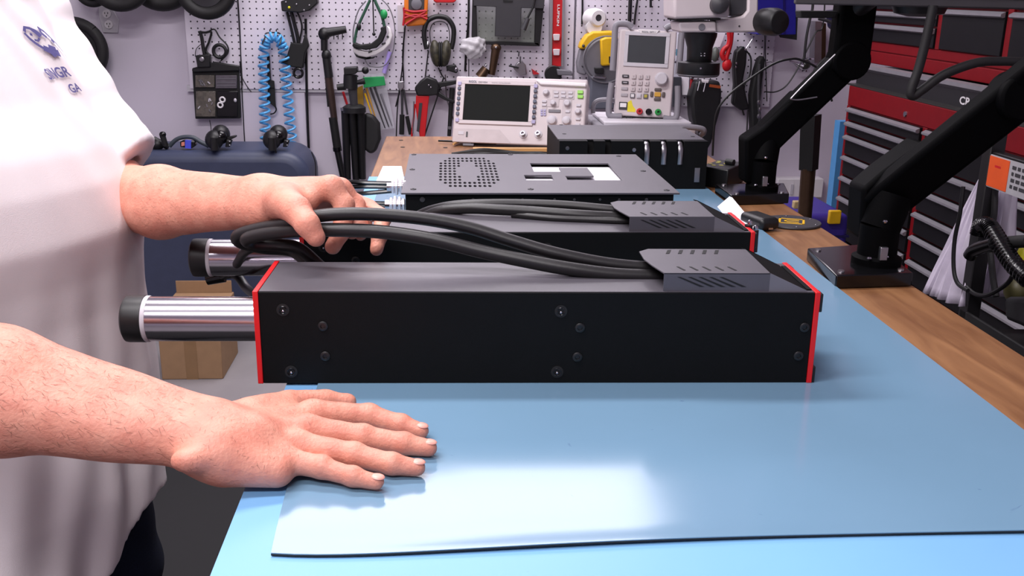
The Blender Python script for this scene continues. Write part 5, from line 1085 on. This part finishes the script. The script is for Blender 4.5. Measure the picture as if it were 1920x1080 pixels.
# ---------------------------------------------------------------- black cart at the far right
CX = .98
q0 = onX(1848, 292, CX); q1 = onX(1800, 560, CX)
t = root('steel_cart', 'black steel frame cart with an orange and white label, right of the bench', 'cart', (CX+.3, q0.y-.3, 0))
yF = q0.y; yN = yF-.75; zT = q0.z; zB = onX(1800, 562, CX).z
for x in (CX, CX+.36):
    for y in (yF, yN): MB().bb((x, y-.014, 0), (x+.028, y+.014, zT+.10)).build('post', blk, t, bevel=.002)
for x in (CX, CX+.36): MB().bb((x+.004, yN+.014, zT-.030), (x+.024, yF-.014, zT+.010)).build('side_rail', blk, t, bevel=.002)
MB().bb((CX, yN-.01, zB-.09), (CX+.388, yF+.014, zB-.06)).build('lower_tray', blkm, t, bevel=.002)
MB().bb((CX, yN-.01, zB-.06), (CX+.006, yF+.01, zB-.015)).build('tray_lip', blkm, t, bevel=.002)
yb_ = yF-.035
lb = MB().bb((CX-.0015, yF-.45, zT-.052), (CX+.0005, yF-.02, zT+.006)).build('label_plate', M('label_grey', '#a5a3a8', .5), t)
MB().bb((CX-.0025, yF-.085, zT-.050), (CX-.0012, yF-.02, zT+.004)).build('orange_panel', M('label_orange', '#d8521c', .5), lb)
for r_ in range(4):
    y = yF-.095
    while y > yF-.42:
        w = rnd.uniform(.006, .018); MB().bb((CX-.0022, y-w, zT-.008-r_*.011), (CX-.0014, y, zT-.002-r_*.011)).build('small_print', dgrey, lb); y -= w+.005
MB().bb((CX-.0026, yF-.06, zT-.014), (CX-.0024, yF-.04, zT-.010)).build('orange_mark', redpl, lb)
def drape(pts, nm, lab, depth=.03, X=None, seed=1):
    """hanging bag: pleated sheet with thickness between the two pixel edge lines"""
    (a0, a1), (b0, b1) = pts; n, m = 60, 14; vs = []
    for j in range(m+1):
        for i in range(n+1):
            u, v = i/n, j/m
            p = a0.lerp(b0, u).lerp(a1.lerp(b1, u), v)
            w = depth*(.35+.65*v)*(math.sin(u*26+seed)+.5*math.sin(u*49+v*2+seed)); vs.append(p+Vector((w*.5, 0, 0)))
    fs = [(j*(n+1)+i, j*(n+1)+i+1, (j+1)*(n+1)+i+1, (j+1)*(n+1)+i) for j in range(m) for i in range(n)]
    o = MB().add(vs, fs).solo(nm, bagp, lab, 'bag', fix=False); s_ = o.modifiers.new('s', 'SOLIDIFY'); s_.thickness = .003; return o
xb = CX+.10
drape(((onX(1860, 340, xb), onX(1806, 552, xb)), (onX(1905, 352, xb), onX(1880, 556, xb))), 'white_plastic_bag', 'pleated white plastic bag hanging inside the black cart', seed=1)
xb = CX-.03
drape(((onX(1846, 330, CX+.06), onX(1738, 548, CX+.02)), (onX(1862, 330, CX+.06), onX(1812, 575, CX+.0))), 'white_plastic_bag', 'white plastic bag spreading out left of the cart post', seed=3)
cable([onX(*p, CX-.02) for p in ((1806, 350), (1800, 400), (1790, 450), (1788, 500), (1795, 530), (1815, 545))], .004, 8).solo('cart_cable', blk, 'thin black cable hanging down along the cart post', 'cable')
cable([onX(*p, CX+.02) for p in ((1866, 330), (1864, 400), (1856, 450), (1862, 520), (1868, 556))], .006, 8).solo('cart_strap', blk, 'black strap hanging inside the cart in front of the white bag', 'strap')
cable([onX(*p, CX+.0) for p in ((1812, 538), (1830, 552), (1855, 552), (1890, 530), (1905, 500))], .004, 8).solo('cart_loop', blk, 'black cable drooping across the bottom of the white bag', 'cable')
t = root('corrugated_hose', 'ribbed glossy black hose bending over the cart with bright ridges', 'hose', onX(1870, 470, CX-.05))
hp = smooth_path([onX(*p, CX-.05) for p in ((1836, 440), (1840, 425), (1852, 424), (1862, 436), (1880, 465), (1900, 495), (1930, 525))], 22)
MB().tube(hp, [.0135+.0022*(i % 4 in (1, 2)) for i in range(len(hp))], 16).build('hose_body', blkg, t, ang=60)
MB().tube(smooth_path([onX(*p, CX-.06) for p in ((1818, 480), (1826, 470), (1845, 462), (1864, 456))], 10), .0115, 14).build('hose_branch', blkg, t)
cable([onX(*p, CX-.03) for p in ((1858, 462), (1890, 455), (1930, 452))], .011, 10).solo('cart_rail_tube', blkm, 'matt black tube crossing behind the ribbed hose', 'tube')
q = onX(1925, 485, CX+.1); MB().ell(q, (.02, .02, .03), 14).solo('yellow_bottle', M('lemon', '#b8b020', .4), 'yellow rounded object at the right edge behind the hose', 'bottle')
q = onX(1905, 545, CX+.08); MB().ell(q, (.02, .028, .026), 16).solo('olive_ball', M('olive', '#4e4a28', .5), 'dull olive round object in the cart tray', 'ball')
q = onX(1912, 575, CX+.05); MB().prism([onX(1880, 556, CX+.04), onX(1960, 560, CX+.04), onX(1980, 640, CX+.04), onX(1882, 600, CX+.04)], (.12, 0, 0)).solo('grey_tub', M('tub_grey', '#2a2a2c', .5), 'dark grey tub standing in the cart tray', 'tub', bevel=.01)
# ---------------------------------------------------------------- the person: smooth-blended implicit surfaces turned into one mesh
def surfnet(fn, lo, hi, h):
    lo = np.array(lo, float); n = np.ceil((np.array(hi)-lo)/h).astype(int)+1
    xs = [lo[i]+h*np.arange(n[i]) for i in range(3)]; V = np.empty(n, np.float32)
    for i in range(0, n[0], 16):
        G = np.stack(np.meshgrid(xs[0][i:i+16], xs[1], xs[2], indexing='ij'), -1).astype(np.float32); V[i:i+16] = fn(G)
    I = V < 0; S = np.zeros(n-1, np.int8)
    for a in (0, 1):
        for b in (0, 1):
            for c in (0, 1): S += I[a:n[0]-1+a, b:n[1]-1+b, c:n[2]-1+c]
    act = np.argwhere((S > 0) & (S < 8)); idx = -np.ones(n-1, int); idx[tuple(act.T)] = np.arange(len(act))
    acc = np.zeros((len(act), 3)); cnt = np.zeros(len(act))
    cor = [(a, b, c) for a in (0, 1) for b in (0, 1) for c in (0, 1)]
    cv = {q: V[act[:, 0]+q[0], act[:, 1]+q[1], act[:, 2]+q[2]].astype(float) for q in cor}
    for q in cor:
        for ax in range(3):
            if q[ax]: continue
            r = list(q); r[ax] = 1; r = tuple(r); a, b = cv[q], cv[r]; m = (a < 0) != (b < 0)
            t = np.where(m, a/np.where(m, a-b, 1), 0); p = np.tile(np.array(q, float), (len(act), 1)); p[:, ax] += t
            acc[m] += p[m]; cnt[m] += 1
    P = lo+h*(act+acc/cnt[:, None]); F = []
    for ax in range(3):
        o = [i for i in range(3) if i != ax]; sl0 = [slice(None)]*3; sl1 = [slice(None)]*3; sl0[ax] = slice(0, -1); sl1[ax] = slice(1, None)
        A, B = I[tuple(sl0)], I[tuple(sl1)]; E = np.argwhere(A != B)
        E = E[(E[:, o[0]] > 0) & (E[:, o[1]] > 0) & (E[:, o[0]] < n[o[0]]-1) & (E[:, o[1]] < n[o[1]]-1)]
        def cell(da, db): q = E.copy(); q[:, o[0]] -= da; q[:, o[1]] -= db; return idx[tuple(q.T)]
        quad = np.stack([cell(1, 1), cell(0, 1), cell(0, 0), cell(1, 0)], 1); fl = A[tuple(E.T)] if ax != 1 else ~A[tuple(E.T)]
        quad[~fl] = quad[~fl][:, ::-1]; F.append(quad)
    F = np.concatenate(F); return P, F
def rc(P, a, b, r0, r1):
    a = np.array(a, np.float32); b = np.array(b, np.float32); ab = b-a; t = np.clip(((P-a)@ab)/max(1e-9, float(ab@ab)), 0, 1)
    return np.linalg.norm(P-a-t[..., None]*ab, axis=-1)-(r0+(r1-r0)*t)
def ellip(P, c, r, R=None):
    q = P-np.array(c, np.float32)
    if R is not None: q = q@np.array(R, np.float32)
    k = np.linalg.norm(q/np.array(r, np.float32), axis=-1); return (k-1)*min(r)
def smin(a, b, k):
    h = np.clip(.5+.5*(b-a)/k, 0, 1); return b*(1-h)+a*h-k*h*(1-h)
def chain(P, pts, rs, k=.003):
    d = None
    for i in range(len(pts)-1):
        e = rc(P, pts[i], pts[i+1], rs[i], rs[i+1]); d = e if d is None else smin(d, e, k)
    return d
ZM = .9003
def Zp(px, py, r): return onZ(px, py, ZM+r)
# ---- right (near) arm, hand flat on the mat
RF = {
 'index': [Zp(585, 774, .022), Zp(692, 780, .0155), Zp(752, 797, .0105), Zp(789, 808, .0078)],
 'middle': [Zp(574, 803, .023), Zp(680, 820, .0155), Zp(757, 832, .0108), Zp(804, 840, .0080)],
 'ring': [Zp(556, 832, .021), Zp(664, 853, .0145), Zp(735, 870, .0103), Zp(782, 877, .0078)],
 'little': [Zp(524, 860, .017), Zp(604, 877, .0125), Zp(662, 894, .0095), Zp(706, 904, .0074)]}
RR = {'index': [.0125, .0108, .0094, .0076], 'middle': [.0125, .0110, .0096, .0078], 'ring': [.0120, .0103, .0090, .0074], 'little': [.0110, .0092, .0080, .0066]}
RW = [Zp(395, 796, .034), Zp(400, 838, .030)]
RE = onY(-210, 668, .86)
RA = [onY(0, 700, .82), onY(0, 765, .79)]
RS = Vector((-.80, 1.12, 1.36))
def right_arm(P):
    fingers = None; palm = None
    for k in RF:
        c = chain(P, RF[k], RR[k], .004)
        for j in (1, 2): c = smin(c, ellip(P, RF[k][j]+Vector((0, 0, .0012)), (RR[k][j]*1.04, RR[k][j]*1.08, RR[k][j]*1.0)), .003)
        fingers = c if fingers is None else smin(fingers, c, .0016)
    for k, w, r in (('index', .15, .017), ('middle', .4, .018), ('ring', .7, .018), ('little', 1, .017)):
        e = rc(P, RW[0].lerp(RW[1], w)-Vector((0, 0, .006)), RF[k][0]-Vector((0, 0, .003)), r, RR[k][0]*1.0)
        palm = e if palm is None else smin(palm, e, .016)
    palm = smin(palm, rc(P, Zp(428, 868, .021), Zp(520, 882, .014), .020, .0135), .018)   # heel of the hand
    palm = smin(palm, rc(P, Zp(440, 790, .020), Zp(540, 775, .015), .018, .013), .018)   # ball of the thumb
    for k in ('index', 'middle', 'ring', 'little'):   # knuckles
        palm = smin(palm, ellip(P, RF[k][0]+Vector((.002, 0, .003)), (.009, .008, .0085)), .006)
    th = chain(P, [Zp(470, 775, .022), Zp(540, 757, .0175), Zp(612, 752, .0125), Zp(652, 754, .0095)], [.0150, .0125, .0108, .0088], .004)
    fa = smin(rc(P, RW[0], RA[0], .0225, .038), rc(P, RW[1], RA[1], .0195, .036), .02)
    fa = smin(fa, rc(P, RW[0].lerp(RW[1], .5), RW[0].lerp(RW[1], .5)+Vector((.03, 0, -.004)), .024, .021), .015)
    fa = smin(fa, smin(rc(P, RA[0], RE, .038, .045), rc(P, RA[1], RE, .036, .045), .02), .02)
    fa = smin(fa, ellip(P, Zp(352, 862, .034), (.013, .010, .009)), .012)        # wrist bone
    d = smin(palm, fa, .022); d = smin(d, th, .009); d = smin(d, fingers, .0055)
    d = smin(d, rc(P, RE, RS, .045, .055), .02)
    # skin creases over the finger joints, slight muscle relief along the forearm
    x, y, z = P[..., 0], P[..., 1], P[..., 2]
    d = d+.0007*np.sin(x*70+y*40)*np.sin(y*110+z*60)*(x < -.1)
    return np.maximum(d, ZM-z)
# ---- left (far) arm, hand curled over the two cables
def L(px, py, y): return onY(px, py, y)
LW = [L(492, 366, 1.19), L(495, 394, 1.165)]
LE = L(208, 370, 1.39); LS = Vector((-.64, 1.49, 1.35))
LM = {'index': L(622, 352, 1.150), 'middle': L(638, 356, 1.178), 'ring': L(640, 368, 1.205), 'little': L(634, 384, 1.225)}
LFg = [([LM['index'], L(646, 384, 1.142), L(640, 434, 1.125), L(624, 463, 1.118)], [.0130, .0115, .0102, .0088]),
       ([LM['middle'], L(667, 386, 1.175), L(672, 420, 1.150), L(660, 436, 1.140)], [.0125, .0115, .0100, .0085]),
       ([LM['ring'], L(690, 390, 1.195), L(719, 408, 1.170), L(712, 440, 1.140), L(706, 467, 1.128)], [.0120, .0105, .0095, .0092, .0085]),
       ([LM['little'], L(672, 402, 1.215), L(684, 425, 1.18), L(676, 440, 1.16)], [.0105, .0095, .0085, .0075])]
def left_arm(P):
    palm = None
    for k, w, r in (('index', .1, .021), ('middle', .35, .020), ('ring', .65, .019), ('little', .9, .018)):
        e = rc(P, LW[0].lerp(LW[1], w), LM[k], r, .0135); palm = e if palm is None else smin(palm, e, .016)
    palm = smin(palm, rc(P, L(532, 378, 1.145), L(575, 380, 1.140), .022, .012), .016)
    th = chain(P, [L(530, 376, 1.13), L(556, 394, 1.092), L(577, 421, 1.070), L(592, 445, 1.067)], [.021, .0155, .0130, .0108], .005)
    fs = None
    for pts, rs in LFg:
        c = chain(P, pts, rs, .005); fs = c if fs is None else smin(fs, c, .002)
    m0, m1 = L(300, 362, 1.31), L(300, 396, 1.29)
    fa = smin(rc(P, LW[0], m0, .0205, .033), rc(P, LW[1], m1, .0200, .033), .02)
    fa = smin(fa, smin(rc(P, m0, LE, .033, .045), rc(P, m1, LE, .033, .045), .02), .02)
    fa = smin(fa, rc(P, LE, LS, .046, .055), .03)
    d = smin(palm, fa, .024); d = smin(d, th, .012); d = smin(d, fs, .008)
    x, y, z = P[..., 0], P[..., 1], P[..., 2]
    return d+.0006*np.sin(x*60+z*50)*np.sin(z*90+y*60)
# ---- torso, neck and head (mostly under the shirt or above the frame)
TC = np.array([-.579, 1.255]); TA = math.radians(-25); ca, sa = math.cos(TA), math.sin(TA)
HC = Vector((-.665, 1.28, 1.66))
fw = Vector((ca, sa, 0)); lf = Vector((-sa, ca, 0)); up3 = Vector((0, 0, 1))
HR = Matrix((fw, lf, up3)).transposed()
def hp(f, l, u): return HC+fw*f+lf*l+up3*u
def head_torso(P):
    d = ellip(P, HC+up3*.02, (.096, .077, .105), HR); d = smin(d, ellip(P, hp(.022, 0, -.055), (.062, .052, .062), HR), .03)
    d = smin(d, rc(P, hp(.088, 0, .010), hp(.108, 0, -.022), .008, .012), .012)
    d = smin(d, rc(P, hp(.085, -.028, .028), hp(.085, .028, .028), .010, .010), .012)
    d = smin(d, rc(P, hp(.078, -.016, -.058), hp(.078, .016, -.058), .008, .008), .010)
    d = smin(d, rc(P, hp(.07, -.008, -.092), hp(.07, .008, -.092), .014, .014), .02)
    for s_ in (-1, 1):
        d = np.maximum(d, -ellip(P, hp(.098, s_*.032, .010), (.014, .018, .011), HR)); d = smin(d, ellip(P, hp(-.004, s_*.080, -.005), (.018, .007, .030), HR), .006)
    d = np.maximum(d, -rc(P, hp(.096, -.020, -.057), hp(.096, .020, -.057), .003, .003))
    nb = Vector((TC[0]-.085, TC[1], 1.40)); d = smin(d, rc(P, HC+Vector((-.02, 0, -.07)), nb, .054, .062), .03)
    d = smin(d, rc(P, LS, RS, .05, .05), .04); d = smin(d, rc(P, LS, LE, .055, .045), .02); d = smin(d, rc(P, RS, RE, .055, .044), .02); d = smin(d, rc(P, nb, Vector((TC[0]-.085, TC[1], 1.2)), .08, .075), .05); d = smin(d, rc(P, Vector((TC[0]-.085, TC[1], 1.2)), Vector((TC[0], TC[1], 1.06)), .075, .085), .05)
    return d
PK = [(.50, .142, .205), (.66, .152, .208), (.80, .150, .206), (.95, .138, .204), (1.10, .138, .208), (1.25, .116, .212), (1.36, .098, .20), (1.42, .080, .13), (1.47, .070, .078), (1.50, .066, .068)]
kz = [k[0] for k in PK]; kA = [k[1] for k in PK]; kB = [k[2] for k in PK]
HEMC = L(226, 330, 1.40); HEMN = np.array([.76, -.10, -.64])
def torso_d(P, grow=0.):
    z = P[..., 2]; A = np.interp(z, kz, kA)+grow; B = np.interp(z, kz, kB)+grow
    x = P[..., 0]-TC[0]+np.interp(z, [.90, 1.0, 1.06, 1.16, 1.28, 1.4], [0, -.010, .006, .052, .092, .105]); y = P[..., 1]-TC[1]; u = (x*ca+y*sa)/A; v = (-x*sa+y*ca)/B
    q = (np.abs(u)**2.3+np.abs(v)**2.3)**(1/2.3); return (q-1)*np.minimum(A, B)
def shirt(P):
    x, y, z = P[..., 0], P[..., 1], P[..., 2]
    th = np.arctan2(y-TC[1], x-TC[0])
    low = np.clip((1.0-z)/.3, 0, 1); hi_ = np.clip((z-.9)/.3, 0, 1)
    d = torso_d(P, .004)-.0045*low*np.sin(th*9+z*7+1.2)-.0035*low*np.sin(th*15-z*18)-.002*hi_*np.sin(th*12+z*14)-.0022*np.sin(z*24+th*4)*low
    hz = .605+.115*np.clip(np.sin(th), -.85, .0)+.004*np.sin(th*5); d = np.maximum(d, hz-z)
    d = np.maximum(d, -np.maximum(torso_d(P, -.018), z-hz-.05))         # hollow hem
    d = np.maximum(d, z-1.445-.12*(x-TC[0])*0); 
    sl = smin(rc(P, LS, L(88, 165, 1.44), .076, .075), rc(P, L(88, 165, 1.44), L(250, 362, 1.40), .075, .067), .03)
    sl = sl-.0025*np.sin(x*70+z*55+y*20)*np.clip((z-1.10)/.1, 0, 1)-.0015*np.sin(x*30-z*110)
    hd = (P-np.array(HEMC, np.float32))@HEMN.astype(np.float32)
    sl = sl-.003*((hd > -.024) & (hd < -.002))
    sl = np.maximum(sl, hd); sl = np.maximum(sl, -np.maximum(rc(P, L(170, 290, 1.42), L(290, 440, 1.39), .048, .050), -hd-.03))
    d = smin(d, sl, .007)
    rm = RS.lerp(RE, .5); rn = np.array((RE-RS).normalized())
    s2 = rc(P, RS, rm, .075, .068); s2 = np.maximum(s2, (P-np.array(rm, np.float32))@rn.astype(np.float32))
    return smin(d, s2, .03)
def jeans(P):
    z = P[..., 2]; d = np.maximum(torso_d(P, -.012), np.maximum(z-.95, .74-z)); c = Vector((TC[0], TC[1], 0))
    for s_, dx in ((1, .0), (-1, -.0)):
        hip = c+lf*s_*.088+fw*.01+up3*.76; kn = c+lf*s_*.10+fw*.035+up3*.47; an = c+lf*s_*.11+fw*-.01+up3*.10
        leg = smin(rc(P, hip, kn, .098, .075), rc(P, kn, an, .072, .06), .03)+.0015*np.sin(z*90+P[..., 0]*30); leg = np.maximum(leg, .055-z); d = smin(d, leg, .02)
    return d
def mesh_of(parts, name, mat, parent, loc):
    vs = []; fs = []; n = 0
    for P, F in parts: vs.append(P); fs.append(F+n); n += len(P)
    V = np.concatenate(vs); F = np.concatenate(fs); me = bpy.data.meshes.new(name)
    me.vertices.add(len(V)); me.vertices.foreach_set('co', (V-np.array(loc)).astype(np.float32).ravel())
    me.loops.add(F.size); me.loops.foreach_set('vertex_index', F.ravel().astype(np.int32)); me.polygons.add(len(F))
    me.polygons.foreach_set('loop_start', (np.arange(len(F))*4).astype(np.int32)); me.update(calc_edges=True); me.validate()
    b = bmesh.new(); b.from_mesh(me); bmesh.ops.recalc_face_normals(b, faces=b.faces); b.to_mesh(me); b.free()
    me.polygons.foreach_set('use_smooth', [True]*len(me.polygons)); me.materials.append(mat)
    o = link(bpy.data.objects.new(name, me)); o.parent = parent; ORG[o.name] = Vector(loc); return o
man = root('person', 'person in white t-shirt, one hand flat on the mat, the other holding cables', 'person', (TC[0], TC[1], 0))
ml = ORG[man.name]
def bounds(pts, r): a = np.array([tuple(p) for p in pts]); return a.min(0)-r, a.max(0)+r
SK = MB()
RC = (RE-RS).normalized(); LC = (LE-LS).normalized()
def cutr(P): return np.maximum(right_arm(P), -((P-np.array(RE-RC*.03, np.float32))@np.array(RC, np.float32)))
def cutl(P): return np.maximum(left_arm(P), -((P-np.array(LE-LC*.03, np.float32))@np.array(LC, np.float32)))
pr_ = surfnet(cutr, *bounds([RE, RW[0], RW[1]]+[p for k in RF for p in RF[k]]+[RA[0]], .062), .0022)
pl_ = surfnet(cutl, *bounds([LE, LW[0]]+[L(592, 445, 1.067), L(577, 421, 1.055)]+[p for a, _ in LFg for p in a], .062), .0024)
ph_ = surfnet(head_torso, (-1.0, .76, .92), (-.30, 1.62, 1.82), .006)
body = mesh_of([pr_], 'body', skin, man, ml)
for q_ in (ph_, pl_):
    w_ = mesh_of([q_], 'w', skin, man, ml); bo = body.modifiers.new('b', 'BOOLEAN'); bo.operation = 'UNION'; bo.object = w_; bo.solver = 'EXACT'
    me_ = bpy.data.meshes.new_from_object(body.evaluated_get(bpy.context.evaluated_depsgraph_get())); body.modifiers.clear(); body.data = me_; bpy.data.objects.remove(w_)
print('BODY', len(body.data.polygons))
sm_ = body.modifiers.new('smooth', 'SMOOTH'); sm_.factor = .5; sm_.iterations = 3
sh = mesh_of([surfnet(shirt, (-1.02, .80, .46), (-.28, 1.62, 1.50), .0055)], 'shirt', cotton, man, ml)
sm_ = sh.modifiers.new('smooth', 'SMOOTH'); sm_.factor = .5; sm_.iterations = 4
jn = mesh_of([surfnet(jeans, (-.90, 1.0, .03), (-.32, 1.62, .98), .009)], 'trousers', denim, man, ml)
sm_ = jn.modifiers.new('smooth', 'SMOOTH'); sm_.factor = .5; sm_.iterations = 3
hr_ = surfnet(lambda P: np.maximum(np.minimum(ellip(P, HC+up3*.03-fw*.008, (.102, .084, .108), HR), ellip(P, HC-fw*.03-up3*.01, (.08, .08, .10), HR)), ((P-np.array(hp(.055, 0, .045), np.float32))@np.array(fw*.75-up3*.66, np.float32))), (-.83, 1.12, 1.5), (-.50, 1.44, 1.85), .005)
mesh_of([hr_], 'hair', hairm, man, ml)
for s_ in (-1, 1):
    e = MB().ell(hp(.083, s_*.032, .010), (.012, .012, .012), 14).build('eye', wht, man); MB().ell(hp(.0925, s_*.032, .010), (.004, .0045, .0045), 10).build('iris', blkg, e)
    c = Vector((TC[0], TC[1], 0))+lf*s_*.11+fw*.045
    MB().box(c+up3*.027, (.29, .10, .022), Matrix.Rotation(TA, 3, 'Z')).build('shoe_sole', rubd, man, bevel=.01)
    MB().ell(c+up3*.062, (.14, .048, .048), 18, Matrix.Rotation(TA, 3, 'Z')).build('shoe', dgrey, man)
# nails of the near hand
for k in RF:
    a, b = RF[k][2], RF[k][3]; d = (b-a).normalized(); side = d.cross(up3).normalized(); n_ = side.cross(d).normalized(); R = Matrix((d, side, n_)).transposed()
    c = b+d*.0006+n_*(RR[k][3]*.80); MB().ell(c, (.0062, .0052, .0018), 16, R).build('fingernail', nail, man)
d = (L(592, 445, 1.067)-L(577, 421, 1.07)).normalized()
# forearm hair
def hairs(P, cond, axis, n, ln, seed):
    r = np.random.RandomState(seed); V = P[cond(P)]; mb = MB(); axis = Vector(axis).normalized()
    return V[r.choice(len(V), min(n, len(V)), replace=False)], r
hm = MB()
def add_hair(V, F, fn, cond, axis, n, seed, w=.00022, ln=.012):
    r = np.random.RandomState(seed); C = V[cond(V)]; C = C[r.choice(len(C), min(n, len(C)), replace=False)]; ax = np.array(Vector(axis).normalized())
    e = 1e-3; g = np.stack([fn((C+np.eye(3)[i]*e).astype(np.float32))-fn((C-np.eye(3)[i]*e).astype(np.float32)) for i in range(3)], 1); g /= np.linalg.norm(g, axis=1)[:, None]
    for p, nn in zip(C, g):
        t = ax+r.normal(0, .35, 3); t -= nn*(t@nn); t /= np.linalg.norm(t); s_ = np.cross(nn, t)*w; l = ln*r.uniform(.6, 1.2)
        q1 = p+t*l*.5+nn*l*.10; q2 = p+t*l+nn*l*.12*r.uniform(.2, 1.6)
        hm.add([p-s_, p+s_, q1+s_*.8, q1-s_*.8, q2], [(0, 1, 2, 3), (3, 2, 4)])
add_hair(*pr_, right_arm, lambda V: (V[:, 0] > -.50) & (V[:, 0] < -.215) & (V[:, 2] > .93), (RW[0]-RA[0])+Vector((0, -.06, -.05)), 1500, 3, .00013, .0085)
add_hair(*pr_, right_arm, lambda V: (V[:, 0] > -.215) & (V[:, 0] < -.12) & (V[:, 2] > .925), Vector((.5, -.9, -.2)), 150, 5, .00011, .005)
add_hair(*pl_, left_arm, lambda V: (V[:, 0] > -.40) & (V[:, 0] < -.22), LW[0]-LE+Vector((0, 0, -.06)), 700, 4, .00012, .007)
hm.build('arm_hair', hairf, man, smooth=False, kind='stuff', fix=False)
# printed emblem and lettering following the chest
from mathutils.bvhtree import BVHTree
bv = BVHTree.FromPolygons([Vector(v.co)+ml for v in sh.data.vertices], [tuple(p.vertices) for p in sh.data.polygons])
def chest_pt(ph, z):
    dr = Vector((math.cos(ph), math.sin(ph), 0)); o = Vector((TC[0]-.05, TC[1], z))
    h = bv.ray_cast(o+dr*.55, -dr); return (h[0]+h[1]*.0022) if h[0] is not None else o+dr*.16
PH0, ZL = math.radians(9), 1.184
def on_chest(name, vf, u0, v0, slant=-.0):
    v, f = vf; mb = MB(); mb.add([chest_pt(PH0+(u0+x[0])/.150, ZL+v0+x[1]+slant*(u0+x[0])) for x in v], f); o = mb.build(name, ink, sh, smooth=False, fix=False); return o
on_chest('shirt_lettering', text_mesh('SINGR', .0175, True), .010, .0); on_chest('shirt_lettering', text_mesh('GA', .015, True), .042, -.020)
# small bear-like outline emblem made of short strokes above the words
def stroke(pts, w):
    vs = []; fs = []
    for i, p in enumerate(pts):
        q = pts[min(i+1, len(pts)-1)]; o = pts[max(i-1, 0)]; dx, dy = q[0]-o[0], q[1]-o[1]; l = math.hypot(dx, dy) or 1; vs += [(p[0]-dy/l*w, p[1]+dx/l*w), (p[0]+dy/l*w, p[1]-dx/l*w)]
        if i: fs.append((2*i-2, 2*i-1, 2*i+1, 2*i))
    return vs, fs
for pts, w in (([(0, .062), (.006, .069), (.015, .067), (.022, .058), (.025, .052)], .0022), ([(-.002, .060), (.002, .050), (.010, .040), (.018, .033)], .0022), ([(.034, .068), (.045, .060), (.052, .050)], .002), ([(.052, .05), (.062, .038), (.07, .024), (.078, .01)], .0016), ([(.018, .034), (.028, .028), (.036, .02)], .0045), ([(.026, .022), (.034, .026), (.046, .022)], .005), ([(.008, .058), (.012, .056)], .002), ([(.016, .066), (.024, .062), (.03, .054)], .0022), ([(.010, .048), (.016, .046), (.022, .050)], .0016), ([(.036, .066), (.034, .058), (.04, .05)], .0022), ([(.030, .036), (.038, .032), (.044, .030)], .003), ([(.050, .046), (.054, .040)], .003)):
    on_chest('shirt_emblem', stroke([(a*.72, b*.72) for a, b in pts], w*.85), .030, .012)
